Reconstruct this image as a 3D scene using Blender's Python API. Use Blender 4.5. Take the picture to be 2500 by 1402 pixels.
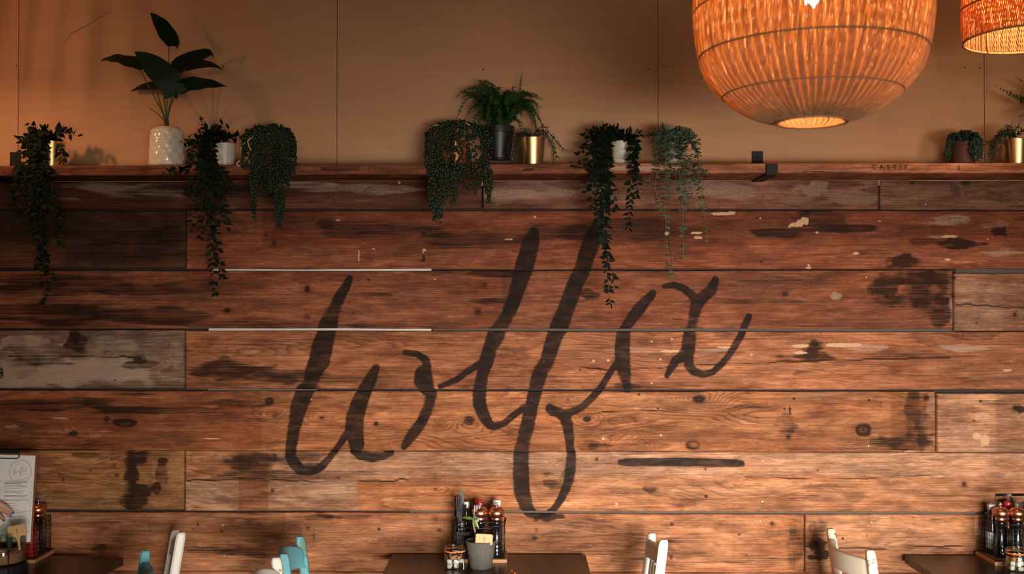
import bpy, bmesh, math, random
import numpy as np
from mathutils import Vector, Matrix, Euler, noise as mnoise

# ------------------------------------------------------------------ camera, world, light, exposure
for o in list(bpy.data.objects):
    bpy.data.objects.remove(o, do_unlink=True)
SC = bpy.context.scene
COL = SC.collection
PI = math.pi
F_PX = 2562.0                       # focal length in pixels of the 2500 x 1402 frame
CAM = (0.0, -4.10, 1.73)
PITCH = math.radians(0.76)
YAW = math.radians(0.5)
cd = bpy.data.cameras.new('camera')
cam = bpy.data.objects.new('camera', cd)
COL.objects.link(cam)
cam.location = CAM
cam.rotation_euler = (PI / 2 + PITCH, 0, YAW)
cd.sensor_width = 36.0
cd.lens = 36.0 * F_PX / 2500.0
cd.clip_start = 0.05
cd.dof.use_dof = True
cd.dof.focus_distance = 4.05
cd.dof.aperture_fstop = 2.4
SC.camera = cam

world = bpy.data.worlds.new('room_air')
SC.world = world
world.use_nodes = True
world.node_tree.nodes['Background'].inputs[0].default_value = (1.0, 0.78, 0.60, 1)
world.node_tree.nodes['Background'].inputs[1].default_value = 0.018


def area_light(name, loc, target, sx, sy, power, color, spread):
    ld = bpy.data.lights.new(name, 'AREA')
    ld.shape = 'RECTANGLE'
    ld.size, ld.size_y = sx, sy
    ld.energy = power
    ld.color = color
    ld.spread = math.radians(spread)
    o = bpy.data.objects.new(name, ld)
    COL.objects.link(o)
    o.location = loc
    o.rotation_euler = (Vector(target) - Vector(loc)).to_track_quat('-Z', 'Y').to_euler()
    return o


# the shop window behind the camera: daylight falls low and from the right onto the planks
area_light('shop_window_daylight', (1.7, -5.6, 0.80), (0.66, 0.0, 0.10), 2.6, 1.3, 94.0, (1.0, 0.92, 0.82), 51)

# the glazing above it, up to the ceiling
area_light('upper_window_daylight', (0.7, -6.3, 2.35), (0.7, 0.0, 2.0), 4.4, 1.7, 19.0, (1.0, 0.86, 0.70), 110)

SC.view_settings.view_transform = 'Standard'
SC.view_settings.look = 'None'
SC.view_settings.exposure = 0.0
SC.view_settings.gamma = 1.0
SC.view_settings.use_curve_mapping = False

SC.cycles.max_bounces = 8
SC.cycles.diffuse_bounces = 3
SC.cycles.glossy_bounces = 3
SC.cycles.transmission_bounces = 6
SC.cycles.transparent_max_bounces = 14
SC.cycles.caustics_reflective = False
SC.cycles.caustics_refractive = False

# ------------------------------------------------------------------ helpers
RC = np.array((Matrix.Rotation(YAW, 3, 'Z') @ Matrix.Rotation(PI / 2 + PITCH, 3, 'X')))


def AT(px, py, Y):
    """the point on the plane y = Y that the 2500 x 1402 frame shows at (px, py); arrays allowed"""
    px = np.asarray(px, float); py = np.asarray(py, float)
    a = (px - 1250) / F_PX; b = (701 - py) / F_PX
    dx = RC[0, 0] * a + RC[0, 1] * b - RC[0, 2]
    dy = RC[1, 0] * a + RC[1, 1] * b - RC[1, 2]
    dz = RC[2, 0] * a + RC[2, 1] * b - RC[2, 2]
    t = (Y - CAM[1]) / dy
    return CAM[0] + dx * t, Y + 0 * t, CAM[2] + dz * t


def at(px, py, Y):
    x, y, z = AT(px, py, Y)
    return Vector((float(x), float(Y), float(z)))


def px_of(p):
    d = np.array([p[0] - CAM[0], p[1] - CAM[1], p[2] - CAM[2]])
    c = RC.T @ d
    return 1250 + F_PX * c[0] / -c[2], 701 - F_PX * c[1] / -c[2]


def pxm(Y):
    return (Y - CAM[1]) / F_PX      # metres per pixel at depth plane Y


def tag(o, label=None, cat=None, group=None, kind=None):
    if label: o['label'] = label
    if cat: o['category'] = cat
    if group: o['group'] = group
    if kind: o['kind'] = kind
    return o


def empty(name, loc=(0, 0, 0), rz=0.0):
    o = bpy.data.objects.new(name, None)
    COL.objects.link(o)
    o.location = loc
    o.rotation_euler = (0, 0, rz)
    o.empty_display_size = 0.05
    return o


def link(name, me, mat=None, parent=None):
    o = bpy.data.objects.new(name, me)
    COL.objects.link(o)
    if mat is not None:
        if len(me.materials) == 0:
            me.materials.append(mat)
    if parent is not None:
        o.parent = parent
    return o


class MB:
    """collects vertices and faces of one mesh"""
    def __init__(s):
        s.v = []; s.f = []; s.sm = []

    def add(s, vs, fs, smooth=False, M=None):
        n = len(s.v)
        if M is not None:
            vs = [M @ Vector(p) for p in vs]
        s.v.extend([tuple(p) for p in vs])
        s.f.extend([tuple(i + n for i in f) for f in fs])
        s.sm.extend([smooth] * len(fs))
        return s

    def box(s, x0, x1, y0, y1, z0, z1, bev=0.0, M=None):
        if bev <= 0:
            vs = [(x, y, z) for z in (z0, z1) for y in (y0, y1) for x in (x0, x1)]
            fs = [(0, 2, 3, 1), (4, 5, 7, 6), (0, 1, 5, 4), (2, 6, 7, 3), (0, 4, 6, 2), (1, 3, 7, 5)]
            return s.add(vs, fs, False, M)
        bm = bmesh.new()
        bmesh.ops.create_cube(bm, size=1)
        for v in bm.verts:
            v.co = Vector(((x0 + x1) / 2 + v.co.x * (x1 - x0), (y0 + y1) / 2 + v.co.y * (y1 - y0), (z0 + z1) / 2 + v.co.z * (z1 - z0)))
        bmesh.ops.bevel(bm, geom=list(bm.edges), offset=bev, segments=2, affect='EDGES', profile=0.6)
        bm.verts.index_update()
        vs = [v.co.copy() for v in bm.verts]
        fs = [[v.index for v in f.verts] for f in bm.faces]
        bm.free()
        return s.add(vs, fs, False, M)

    def tube(s, pts, r, n=6, cap=True, smooth=True, closed=False):
        pts = [Vector(p) for p in pts]
        m = len(pts)
        rs = r if isinstance(r, (list, tuple)) else [r] * m
        vs = []; fs = []
        prev = None
        for i, p in enumerate(pts):
            a = pts[(i - 1) % m] if (i > 0 or closed) else p
            b = pts[(i + 1) % m] if (i < m - 1 or closed) else p
            t = (b - a)
            t = t.normalized() if t.length > 1e-9 else Vector((0, 0, 1))
            if prev is None:
                u = t.orthogonal().normalized()
            else:
                u = prev - t * prev.dot(t)
                u = u.normalized() if u.length > 1e-6 else t.orthogonal().normalized()
            prev = u
            w = t.cross(u)
            for k in range(n):
                an = 2 * PI * k / n
                vs.append(p + (u * math.cos(an) + w * math.sin(an)) * rs[i])
        for i in range(m if closed else m - 1):
            j = (i + 1) % m
            for k in range(n):
                fs.append((i * n + k, i * n + (k + 1) % n, j * n + (k + 1) % n, j * n + k))
        if cap and not closed:
            fs.append(tuple(range(n - 1, -1, -1)))
            fs.append(tuple((m - 1) * n + k for k in range(n)))
        return s.add(vs, fs, smooth)

    def lathe(s, prof, n=32, c=(0, 0, 0), bump=None, cap0=True, cap1=True, smooth=True, sx=1.0, sy=1.0):
        vs = []; fs = []
        m = len(prof)
        for i, (r, z) in enumerate(prof):
            for k in range(n):
                a = 2 * PI * k / n
                rr = r + (bump(a, z, i) if bump else 0)
                vs.append((c[0] + rr * math.cos(a) * sx, c[1] + rr * math.sin(a) * sy, c[2] + z))
        for i in range(m - 1):
            for k in range(n):
                fs.append((i * n + k, i * n + (k + 1) % n, (i + 1) * n + (k + 1) % n, (i + 1) * n + k))
        if cap0: fs.append(tuple(range(n - 1, -1, -1)))
        if cap1: fs.append(tuple((m - 1) * n + k for k in range(n)))
        return s.add(vs, fs, smooth)

    def sphere(s, c, r, nu=8, nv=6, sc=(1, 1, 1)):
        vs = [(c[0], c[1], c[2] + r * sc[2])]
        for j in range(1, nv):
            th = PI * j / nv
            for i in range(nu):
                ph = 2 * PI * i / nu
                vs.append((c[0] + r * sc[0] * math.sin(th) * math.cos(ph), c[1] + r * sc[1] * math.sin(th) * math.sin(ph), c[2] + r * sc[2] * math.cos(th)))
        vs.append((c[0], c[1], c[2] - r * sc[2]))
        fs = []
        for i in range(nu):
            fs.append((0, 1 + i, 1 + (i + 1) % nu))
            for j in range(nv - 2):
                a = 1 + j * nu
                fs.append((a + i, a + nu + i, a + nu + (i + 1) % nu, a + (i + 1) % nu))
            a = 1 + (nv - 2) * nu
            fs.append((a + i, len(vs) - 1, a + (i + 1) % nu))
        return s.add(vs, fs, True)

    def mesh(s, name):
        me = bpy.data.meshes.new(name)
        me.from_pydata(s.v, [], s.f)
        if any(s.sm):
            me.polygons.foreach_set('use_smooth', s.sm)
        me.update()
        return me

    def build(s, name, mat, parent=None):
        return link(name, s.mesh(name), mat, parent)


def catmull(pts, n=6):
    P = [Vector(p) for p in pts]
    if len(P) < 3:
        return [P[0].lerp(P[-1], i / n) for i in range(n + 1)]
    P = [P[0] * 2 - P[1]] + P + [P[-1] * 2 - P[-2]]
    out = []
    for i in range(1, len(P) - 2):
        p0, p1, p2, p3 = P[i - 1:i + 3]
        for k in range(n):
            t = k / n
            out.append(0.5 * ((2 * p1) + (p2 - p0) * t + (2 * p0 - 5 * p1 + 4 * p2 - p3) * t * t + (3 * p1 - p0 - 3 * p2 + p3) * t ** 3))
    out.append(P[-2].copy())
    return out


def copy_tree(o, parent=None):
    c = o.copy()
    COL.objects.link(c)
    c.parent = parent
    for ch in list(o.children):
        copy_tree(ch, c)
    return c


# ------------------------------------------------------------------ materials
MATS = {}


def nmat(name):
    m = bpy.data.materials.new(name)
    m.use_nodes = True
    nt = m.node_tree
    return m, nt, nt.nodes['Principled BSDF'], nt.nodes['Material Output']


def mixrgb(nt, fac, a, b, mode='MIX'):
    n = nt.nodes.new('ShaderNodeMix')
    n.data_type = 'RGBA'
    n.blend_type = mode
    n.clamp_factor = True
    for sock, val in ((n.inputs[0], fac), (n.inputs[6], a), (n.inputs[7], b)):
        if hasattr(val, 'is_output') or isinstance(val, bpy.types.NodeSocket):
            nt.links.new(val, sock)
        elif isinstance(val, (tuple, list)):
            sock.default_value = (val[0], val[1], val[2], 1)
        else:
            sock.default_value = val
    return n.outputs[2]


def mth(nt, op, a, b=None, c=None, clamp=False):
    n = nt.nodes.new('ShaderNodeMath')
    n.operation = op
    n.use_clamp = clamp
    for i, v in enumerate((a, b, c)):
        if v is None: continue
        if isinstance(v, bpy.types.NodeSocket): nt.links.new(v, n.inputs[i])
        else: n.inputs[i].default_value = v
    return n.outputs[0]


def maprange(nt, v, a, b, c=0.0, d=1.0, smooth=False):
    n = nt.nodes.new('ShaderNodeMapRange')
    n.interpolation_type = 'SMOOTHSTEP' if smooth else 'LINEAR'
    nt.links.new(v, n.inputs[0])
    for i, x in enumerate((a, b, c, d)): n.inputs[i + 1].default_value = x
    return n.outputs[0]


def noise_tex(nt, scale, vec=None, detail=4.0, rough=0.55, stretch=None, coord='Object', offset=None):
    if vec is None:
        tc = nt.nodes.new('ShaderNodeTexCoord')
        vec = tc.outputs[coord]
    if stretch is not None or offset is not None:
        mp = nt.nodes.new('ShaderNodeMapping')
        nt.links.new(vec, mp.inputs[0])
        if stretch is not None: mp.inputs['Scale'].default_value = stretch
        if offset is not None: mp.inputs['Location'].default_value = offset
        vec = mp.outputs[0]
    n = nt.nodes.new('ShaderNodeTexNoise')
    nt.links.new(vec, n.inputs['Vector'])
    n.inputs['Scale'].default_value = scale
    n.inputs['Detail'].default_value = detail
    n.inputs['Roughness'].default_value = rough
    return n.outputs['Fac']


def add_bump(nt, b, height, strength, dist=0.002):
    n = nt.nodes.new('ShaderNodeBump')
    n.inputs['Strength'].default_value = strength
    n.inputs['Distance'].default_value = dist
    nt.links.new(height, n.inputs['Height'])
    nt.links.new(n.outputs[0], b.inputs['Normal'])


def simple(name, col, rough=0.5, metal=0.0, var=0.12, scale=30.0, spec=0.5, bump=0.0, dark=None, darkamt=0.0, darkscale=20.0, stretch=None, coat=0.0):
    """principled with noisy colour variation and optional wear patches"""
    m, nt, b, out = nmat(name)
    nf = noise_tex(nt, scale, stretch=stretch)
    lo = tuple(c * (1 - var) for c in col); hi = tuple(min(1, c * (1 + var)) for c in col)
    c = mixrgb(nt, nf, lo, hi)
    if dark:
        d = noise_tex(nt, darkscale, detail=6, rough=0.65)
        c = mixrgb(nt, maprange(nt, d, 0.62 - darkamt, 0.66 - darkamt), c, dark)
    nt.links.new(c, b.inputs['Base Color'])
    b.inputs['Roughness'].default_value = rough
    b.inputs['Metallic'].default_value = metal
    b.inputs['Specular IOR Level'].default_value = spec
    b.inputs['Coat Weight'].default_value = coat
    if bump: add_bump(nt, b, nf, bump)
    MATS[name] = m
    return m

# ------------------------------------------------------------------ numpy noise for the painted-in wood features
_tab = np.random.RandomState(7).rand(256, 256)


def vnoise(x, y, seed=0):
    x = x + seed * 17.31; y = y + seed * 9.77
    xi = np.floor(x).astype(int); yi = np.floor(y).astype(int)
    fx = x - xi; fy = y - yi
    fx = fx * fx * (3 - 2 * fx); fy = fy * fy * (3 - 2 * fy)
    g = lambda a, b: _tab[a & 255, b & 255]
    return (g(xi, yi) * (1 - fx) + g(xi + 1, yi) * fx) * (1 - fy) + (g(xi, yi + 1) * (1 - fx) + g(xi + 1, yi + 1) * fx) * fy


def fbm(x, y, seed=0, oct=4, gain=0.5):
    s = 0; a = 1; t = 0
    for i in range(oct):
        s = s + a * vnoise(x * 2 ** i, y * 2 ** i, seed + i * 3)
        t += a; a *= gain
    return s / t


def sstep(x, a, b):
    t = np.clip((x - a) / (b - a), 0, 1)
    return t * t * (3 - 2 * t)


# ---- strokes of the painted word, frame pixels (x, y, full width)
STROKES = [
    [(854, 680, 12), (843, 703, 24), (830, 723, 28), (820, 747, 34), (809, 772, 44), (800, 800, 50), (797, 812, 46), (786, 850, 54), (780, 880, 54), (766, 905, 44), (762, 930, 40),
     (744, 955, 46), (730, 995, 44), (719, 1040, 33), (711, 1090, 29), (709, 1112, 28), (717, 1130, 30), (732, 1146, 28), (752, 1150, 24), (772, 1147, 20), (786, 1139, 18), (802, 1121, 14), (818, 1101, 13), (833, 1080, 14), (848, 1058, 18), (860, 1044, 24)],
    [(918, 898, 16), (905, 927, 34), (890, 954, 38), (876, 988, 42), (866, 1023, 46), (865, 1050, 48), (871, 1085, 40)],
    [(862, 1101, 12), (880, 1113, 22), (910, 1117, 24), (935, 1114, 18), (955, 1106, 10)],
    [(986, 1092, 12), (992, 1082, 20), (1010, 1057, 30), (1030, 1030, 26), (1046, 995, 30), (1053, 964, 32), (1040, 945, 40), (1034, 930, 50), (1034, 914, 46), (1044, 897, 18), (1039, 879, 18), (1020, 865, 14), (989, 861, 11)],
    [(1074, 944, 9), (1095, 936, 12), (1113, 928, 13), (1143, 906, 14), (1172, 888, 15)],
    [(1303, 567, 26), (1297, 590, 44), (1289, 620, 47), (1278, 657, 47), (1268, 690, 42), (1256, 727, 38), (1243, 765, 36), (1222, 800, 42), (1212, 815, 46), (1197, 850, 38), (1186, 886, 38), (1178, 915, 30), (1171, 954, 35), (1170, 985, 35), (1181, 1015, 32), (1195, 1037, 22), (1207, 1042, 18), (1232, 1033, 14), (1258, 1011, 14), (1280, 995, 14)],
    [(1468, 528, 12), (1461, 545, 28), (1449, 581, 46), (1433, 621, 44), (1423, 656, 42), (1404, 695, 42), (1391, 731, 43), (1381, 757, 42), (1365, 799, 48), (1357, 813, 42), (1342, 860, 39), (1337, 880, 40), (1320, 905, 40), (1307, 954, 37), (1298, 992, 34), (1287, 1040, 36), (1275, 1090, 40), (1272, 1110, 39), (1272, 1160, 42), (1274, 1200, 42), (1283, 1231, 37), (1293, 1250, 30), (1310, 1258, 16), (1335, 1256, 13), (1352, 1244, 14), (1369, 1220, 18), (1380, 1197, 21), (1389, 1173, 24), (1393, 1142, 26), (1395, 1110, 22), (1391, 1090, 18), (1390, 1067, 24), (1386, 1040, 28), (1380, 1020, 30), (1366, 1008, 26)],
    [(1343, 998, 24), (1352, 1004, 28), (1372, 1010, 22), (1392, 1008, 18), (1420, 995, 16), (1443, 974, 16), (1465, 950, 15), (1480, 926, 14), (1493, 905, 13), (1508, 885, 16)],
    [(1531, 948, 24), (1526, 920, 34), (1520, 886, 40), (1519, 851, 40), (1522, 815, 36), (1528, 799, 26), (1543, 777, 29), (1558, 757, 33), (1581, 731, 24), (1594, 716, 16)],
    [(1622, 699, 10), (1645, 696, 14), (1668, 704, 17), (1688, 719, 20), (1700, 736, 28), (1697, 762, 30), (1692, 785, 28), (1685, 812, 36), (1679, 858, 36), (1664, 873, 28), (1650, 880, 22), (1637, 901, 16), (1628, 918, 9)],
    [(1747, 683, 16), (1737, 708, 28), (1718, 724, 32), (1704, 742, 30)],
    [(1681, 872, 26), (1682, 892, 22), (1692, 906, 20), (1715, 915, 14), (1739, 909, 12), (1759, 892, 14), (1777, 872, 14), (1794, 845, 14), (1811, 815, 16), (1818, 795, 17), (1828, 773, 14)],
    [(1516, 1129, 14), (1530, 1129, 19), (1640, 1128, 22), (1740, 1130, 21), (1800, 1131, 17), (1811, 1132, 12)],
]


def stroke_mask(PX, PY):
    """1 inside the brush strokes, soft sprayed edge"""
    m = np.zeros_like(PX)
    for st in STROKES:
        for (x0, y0, w0), (x1, y1, w1) in zip(st[:-1], st[1:]):
            w = max(w0, w1) / 2 + 8
            sel = (PX > min(x0, x1) - w) & (PX < max(x0, x1) + w) & (PY > min(y0, y1) - w) & (PY < max(y0, y1) + w)
            if not sel.any(): continue
            px = PX[sel]; py = PY[sel]
            dx, dy = x1 - x0, y1 - y0
            t = np.clip(((px - x0) * dx + (py - y0) * dy) / (dx * dx + dy * dy + 1e-6), 0, 1)
            d = np.hypot(px - x0 - t * dx, py - y0 - t * dy)
            hw = (w0 + (w1 - w0) * t) * 0.5
            m[sel] = np.maximum(m[sel], 1 - sstep(d, hw - np.minimum(9.0, hw * .55), hw + 5.0))
    return m


# ---- features: frame pixels
KNOTS = [  # x, y, rx, ry, darkness
    (555, 757, 10, 7, .9), (750, 706, 9, 9, .95), (899, 683, 5, 5, .7), (864, 763, 5, 5, .7), (1167, 761, 8, 8, .9), (1182, 695, 8, 7, .7), (750, 773, 7, 7, .6), (1033, 632, 5, 10, .7),
    (669, 595, 7, 9, .6), (649, 575, 5, 4, .8), (1034, 570, 6, 6, .6), (342, 877, 17, 12, .95), (3, 912, 7, 16, .95), (305, 1033, 38, 13, .9), (260, 1023, 10, 9, .6), (657, 979, 14, 11, .85),
    (672, 1012, 13, 12, .5), (1146, 1027, 14, 12, .95), (1029, 1025, 9, 8, .85), (903, 1012, 7, 6, .6), (918, 1035, 6, 7, .7), (786, 1021, 6, 5, .6), (1707, 975, 19, 12, .9), (1432, 1023, 11, 9, .85), (1387, 1158, 17, 17, .5),
    (1335, 1157, 9, 7, .6), (2108, 1049, 25, 20, .95), (1925, 1068, 6, 5, .9), (1928, 1002, 4, 14, .8), (1915, 999, 4, 5, .7), (2262, 972, 9, 9, .85), (1916, 718, 8, 7, .9), (2310, 733, 8, 10, .9), (1692, 1087, 24, 16, .55),
    (2478, 768, 7, 7, .85), (2384, 788, 4, 4, .8), (2351, 821, 5, 5, .7), (2121, 978, 4, 4, .9), (2395, 980, 4, 4, .9), (2377, 1027, 3, 3, .8), (2377, 1008, 3, 3, .8), (1938, 974, 4, 4, .8),
    (1996, 1149, 5, 5, .85), (1978, 1182, 5, 5, .6), (2354, 1182, 7, 8, .7), (1457, 1122, 5, 5, .8), (1722, 1145, 5, 5, .7), (1724, 1213, 5, 6, .7), (1885, 1279, 7, 6, .9), (1640, 1280, 5, 7, .7), (1804, 1306, 4, 3, .8),
    (1062, 1162, 6, 5, .6), (1063, 1195, 6, 5, .6), (827, 1167, 5, 4, .8), (665, 1197, 6, 6, .8), (671, 1114, 6, 6, .6), (383, 1192, 12, 19, .95), (397, 1125, 15, 9, .85), (285, 1159, 6, 5, .95), (219, 1150, 4, 4, .9),
    (272, 1120, 4, 4, .8), (154, 1173, 4, 6, .8), (122, 1158, 3, 3, .9), (367, 1297, 4, 4, .9), (483, 1280, 4, 5, .8), (544, 1284, 4, 4, .8), (541, 1299, 4, 5, .8), (752, 1289, 6, 4, .8), (470, 1291, 4, 4, .7), (767, 1310, 4, 9, .7),
    (1063, 1268, 8, 6, .6), (1073, 1295, 6, 5, .7), (925, 1292, 5, 5, .6), (938, 1313, 7, 5, .4), (1305, 1315, 7, 5, .6), (1309, 1295, 5, 5, .6), (283, 824, 3, 3, .9), (280, 929, 4, 4, .8), (150, 926, 3, 4, .7),
    (2058, 1315, 4, 4, .85), (2117, 1309, 3, 3, .8), (2337, 1300, 3, 3, .8), (2227, 447, 6, 4, .9), (2110, 463, 4, 3, .8), (1590, 730, 4, 3, .4), (1858, 639, 4, 4, .9), (1862, 480, 3, 3, .5), (1160, 1025, 3, 3, .5),
    (1560, 963, 4, 4, .7), (1606, 997, 4, 3, .8), (1387, 976, 5, 5, .6), (1454, 933, 4, 4, .5), (1416, 903, 5, 5, .5), (1655, 885, 4, 4, .8), (1447, 1092, 14, 9, .6), (2350, 1033, 5, 3, .4), (1639, 1362, 5, 7, .8), (1822, 1355, 4, 4, .6),
]
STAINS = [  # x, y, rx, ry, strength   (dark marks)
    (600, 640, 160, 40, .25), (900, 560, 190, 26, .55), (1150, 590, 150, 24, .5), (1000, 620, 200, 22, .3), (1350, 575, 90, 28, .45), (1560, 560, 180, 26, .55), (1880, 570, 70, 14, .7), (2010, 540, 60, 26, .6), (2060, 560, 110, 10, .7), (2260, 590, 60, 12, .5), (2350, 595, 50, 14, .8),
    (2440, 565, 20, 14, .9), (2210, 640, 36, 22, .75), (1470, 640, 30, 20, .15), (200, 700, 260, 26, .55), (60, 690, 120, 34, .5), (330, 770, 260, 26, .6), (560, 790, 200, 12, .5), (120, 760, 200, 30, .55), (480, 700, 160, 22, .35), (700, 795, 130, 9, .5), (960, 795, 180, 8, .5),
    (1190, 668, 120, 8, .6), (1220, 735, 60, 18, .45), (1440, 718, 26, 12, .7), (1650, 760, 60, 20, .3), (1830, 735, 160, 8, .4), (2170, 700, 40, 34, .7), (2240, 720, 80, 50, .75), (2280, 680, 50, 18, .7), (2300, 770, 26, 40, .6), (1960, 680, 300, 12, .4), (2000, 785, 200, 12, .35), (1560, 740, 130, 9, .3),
    (110, 860, 90, 26, .5), (60, 870, 60, 40, .4), (190, 835, 30, 26, .7), (180, 820, 14, 20, .8), (330, 890, 50, 10, .5), (560, 905, 110, 26, .7), (680, 915, 90, 18, .6), (800, 925, 120, 12, .45), (640, 840, 70, 12, .35), (1000, 870, 80, 12, .25), (1750, 855, 110, 12, .35), (1985, 850, 22, 22, .8), (1970, 870, 60, 10, .7),
    (2250, 870, 200, 9, .4), (2400, 930, 150, 14, .3), (1720, 930, 100, 14, .35), (1600, 945, 120, 8, .4), (150, 985, 170, 20, .6), (420, 1000, 200, 12, .6), (560, 985, 120, 9, .55), (250, 1080, 140, 14, .3), (650, 1065, 100, 9, .2), (180, 1060, 12, 9, .5), (60, 1040, 90, 40, .3), (330, 960, 60, 8, .4),
    (335, 1120, 26, 22, .75), (325, 1165, 22, 22, .7), (345, 1195, 30, 18, .75), (330, 1220, 34, 22, .7), (395, 1160, 14, 40, .5), (210, 1112, 40, 9, .6), (320, 1190, 15, 100, .35), (610, 1130, 60, 26, .6), (730, 1120, 60, 22, .45), (620, 1160, 90, 12, .4), (700, 1160, 140, 10, .5), (560, 1140, 60, 30, .35), (640, 1220, 40, 24, .25),
    (2235, 1010, 26, 60, .6), (2260, 1060, 22, 40, .5), (2195, 1080, 70, 18, .55), (2200, 1050, 50, 40, .3), (1920, 1040, 26, 30, .45), (1960, 1050, 40, 14, .35), (1840, 1065, 60, 12, .2), (1560, 1090, 90, 9, .35), (1440, 1090, 40, 14, .5), (2490, 1000, 14, 10, .8), (2440, 990, 60, 30, .3), (1350, 1190, 40, 6, .5), (1340, 1180, 24, 10, .5), (1590, 1195, 26, 9, .6), (1500, 1205, 40, 5, .5),
    (2000, 1120, 200, 14, .2), (2150, 1150, 120, 14, .3), (2020, 1140, 60, 10, .3), (640, 1350, 90, 12, .35), (560, 1345, 100, 16, .5), (600, 1300, 80, 8, .3), (780, 1262, 40, 10, .5), (860, 1260, 60, 8, .5), (330, 1300, 60, 10, .3), (250, 1335, 60, 10, .45), (240, 1340, 20, 9, .7), (1010, 1320, 60, 60, .25), (960, 1340, 90, 30, .3), (1440, 1280, 50, 16, .4), (1400, 1330, 120, 30, .3),
    (1590, 1350, 70, 40, .45), (1690, 1330, 60, 30, .35), (1860, 1300, 90, 8, .3), (1850, 1370, 110, 12, .4), (1940, 1330, 20, 60, .4), (2000, 1330, 20, 14, .9), (2006, 1350, 18, 7, .9), (2000, 1360, 22, 8, .9), (1998, 1300, 26, 30, .5), (1330, 1262, 40, 14, .75), (2300, 1345, 30, 8, .4), (2030, 1200, 20, 6, .2), (1980, 1215, 20, 8, .3),
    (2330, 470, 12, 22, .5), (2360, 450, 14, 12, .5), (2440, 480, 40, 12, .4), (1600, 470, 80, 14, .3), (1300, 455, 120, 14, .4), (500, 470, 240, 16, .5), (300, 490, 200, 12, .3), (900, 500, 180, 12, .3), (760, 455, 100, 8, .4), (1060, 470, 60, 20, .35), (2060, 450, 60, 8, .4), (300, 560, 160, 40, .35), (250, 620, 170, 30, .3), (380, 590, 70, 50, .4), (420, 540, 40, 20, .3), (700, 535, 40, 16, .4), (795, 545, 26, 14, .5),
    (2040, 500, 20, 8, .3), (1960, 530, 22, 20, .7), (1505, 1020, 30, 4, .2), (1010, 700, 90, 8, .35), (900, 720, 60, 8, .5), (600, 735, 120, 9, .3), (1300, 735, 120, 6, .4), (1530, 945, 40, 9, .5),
]
WHITES = [  # x, y, rx, ry, strength   (old whitewash rubbed off)
    (260, 460, 130, 24, .62), (380, 470, 90, 12, .6), (160, 485, 40, 4, .6), (760, 452, 110, 14, .62), (900, 462, 160, 16, .55), (600, 470, 50, 10, .3), (1290, 470, 130, 30, .6), (1420, 460, 120, 30, .5), (1560, 480, 150, 30, .5), (1720, 465, 160, 26, .55), (1650, 500, 200, 8, .4), (1985, 462, 60, 28, .55), (2080, 480, 90, 24, .50), (1950, 490, 60, 14, .50), (2120, 450, 30, 14, .50), (2260, 470, 130, 26, .4),
    (2330, 535, 70, 12, .6), (2310, 545, 60, 10, .6), (2430, 550, 40, 10, .5), (2440, 620, 40, 10, .6), (2480, 616, 40, 6, .6), (2290, 578, 60, 4, .6),
    (90, 900, 150, 60, .8), (230, 900, 150, 60, .72), (60, 840, 70, 30, .7), (280, 840, 70, 30, .6), (380, 900, 60, 50, .4), (430, 870, 20, 40, .5), (30, 940, 60, 20, .6),
    (1560, 855, 90, 8, .5), (1740, 858, 60, 8, .6), (2120, 850, 70, 10, .6), (2350, 850, 80, 10, .65), (2440, 845, 60, 9, .5), (1700, 880, 40, 8, .4), (1310, 875, 60, 10, .25), (860, 905, 60, 20, .2),
    (1330, 965, 200, 12, .2), (1700, 970, 300, 10, .3), (1980, 965, 120, 14, .45), (2060, 1090, 160, 14, .4), (2330, 985, 50, 40, .4), (2350, 1070, 60, 40, .45), (2310, 1040, 40, 40, .35), (2400, 1080, 30, 20, .5), (2262, 1060, 24, 50, .5), (2275, 990, 14, 40, .5),
    (480, 1135, 30, 26, 0.22), (560, 1200, 110, 34, 0.40), (740, 1200, 70, 50, 0.28), (830, 1140, 100, 28, 0.31), (960, 1130, 160, 22, 0.40), (1130, 1130, 160, 20, 0.28), (1330, 1128, 90, 26, 0.37), (1480, 1125, 120, 24, 0.37), (1780, 1150, 130, 30, 0.31), (1950, 1130, 160, 26, 0.37), (2180, 1135, 200, 22, 0.34), (2420, 1130, 120, 24, 0.34), (1660, 1120, 100, 14, 0.19), (780, 1215, 30, 14, 0.31), (1860, 1130, 30, 30, 0.25), (1500, 1225, 40, 12, 0.12),
    (1000, 1310, 180, 50, .4), (1150, 1330, 160, 50, .35), (1400, 1310, 160, 60, .35), (150, 1310, 120, 30, .3), (820, 1330, 60, 50, .3), (700, 1330, 60, 30, .2), (1480, 1370, 160, 20, .3), (2120, 1290, 90, 30, .3), (2200, 1345, 160, 14, .35), (2060, 1270, 60, 20, .2),
    (2315, 730, 12, 70, .55), (2322, 760, 8, 50, .6), (2375, 720, 60, 40, .3), (2040, 722, 18, 14, .6), (1400, 780, 60, 20, .3), (1560, 790, 90, 18, .25), (1240, 790, 50, 12, .2), (900, 790, 20, 6, .2),
    (100, 990, 4, 3, 0), (150, 1022, 22, 4, .8), (28, 1042, 22, 5, .7), (410, 1010, 30, 6, .5), (480, 1000, 40, 5, .5), (190, 975, 18, 2.5, .9),
]
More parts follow.
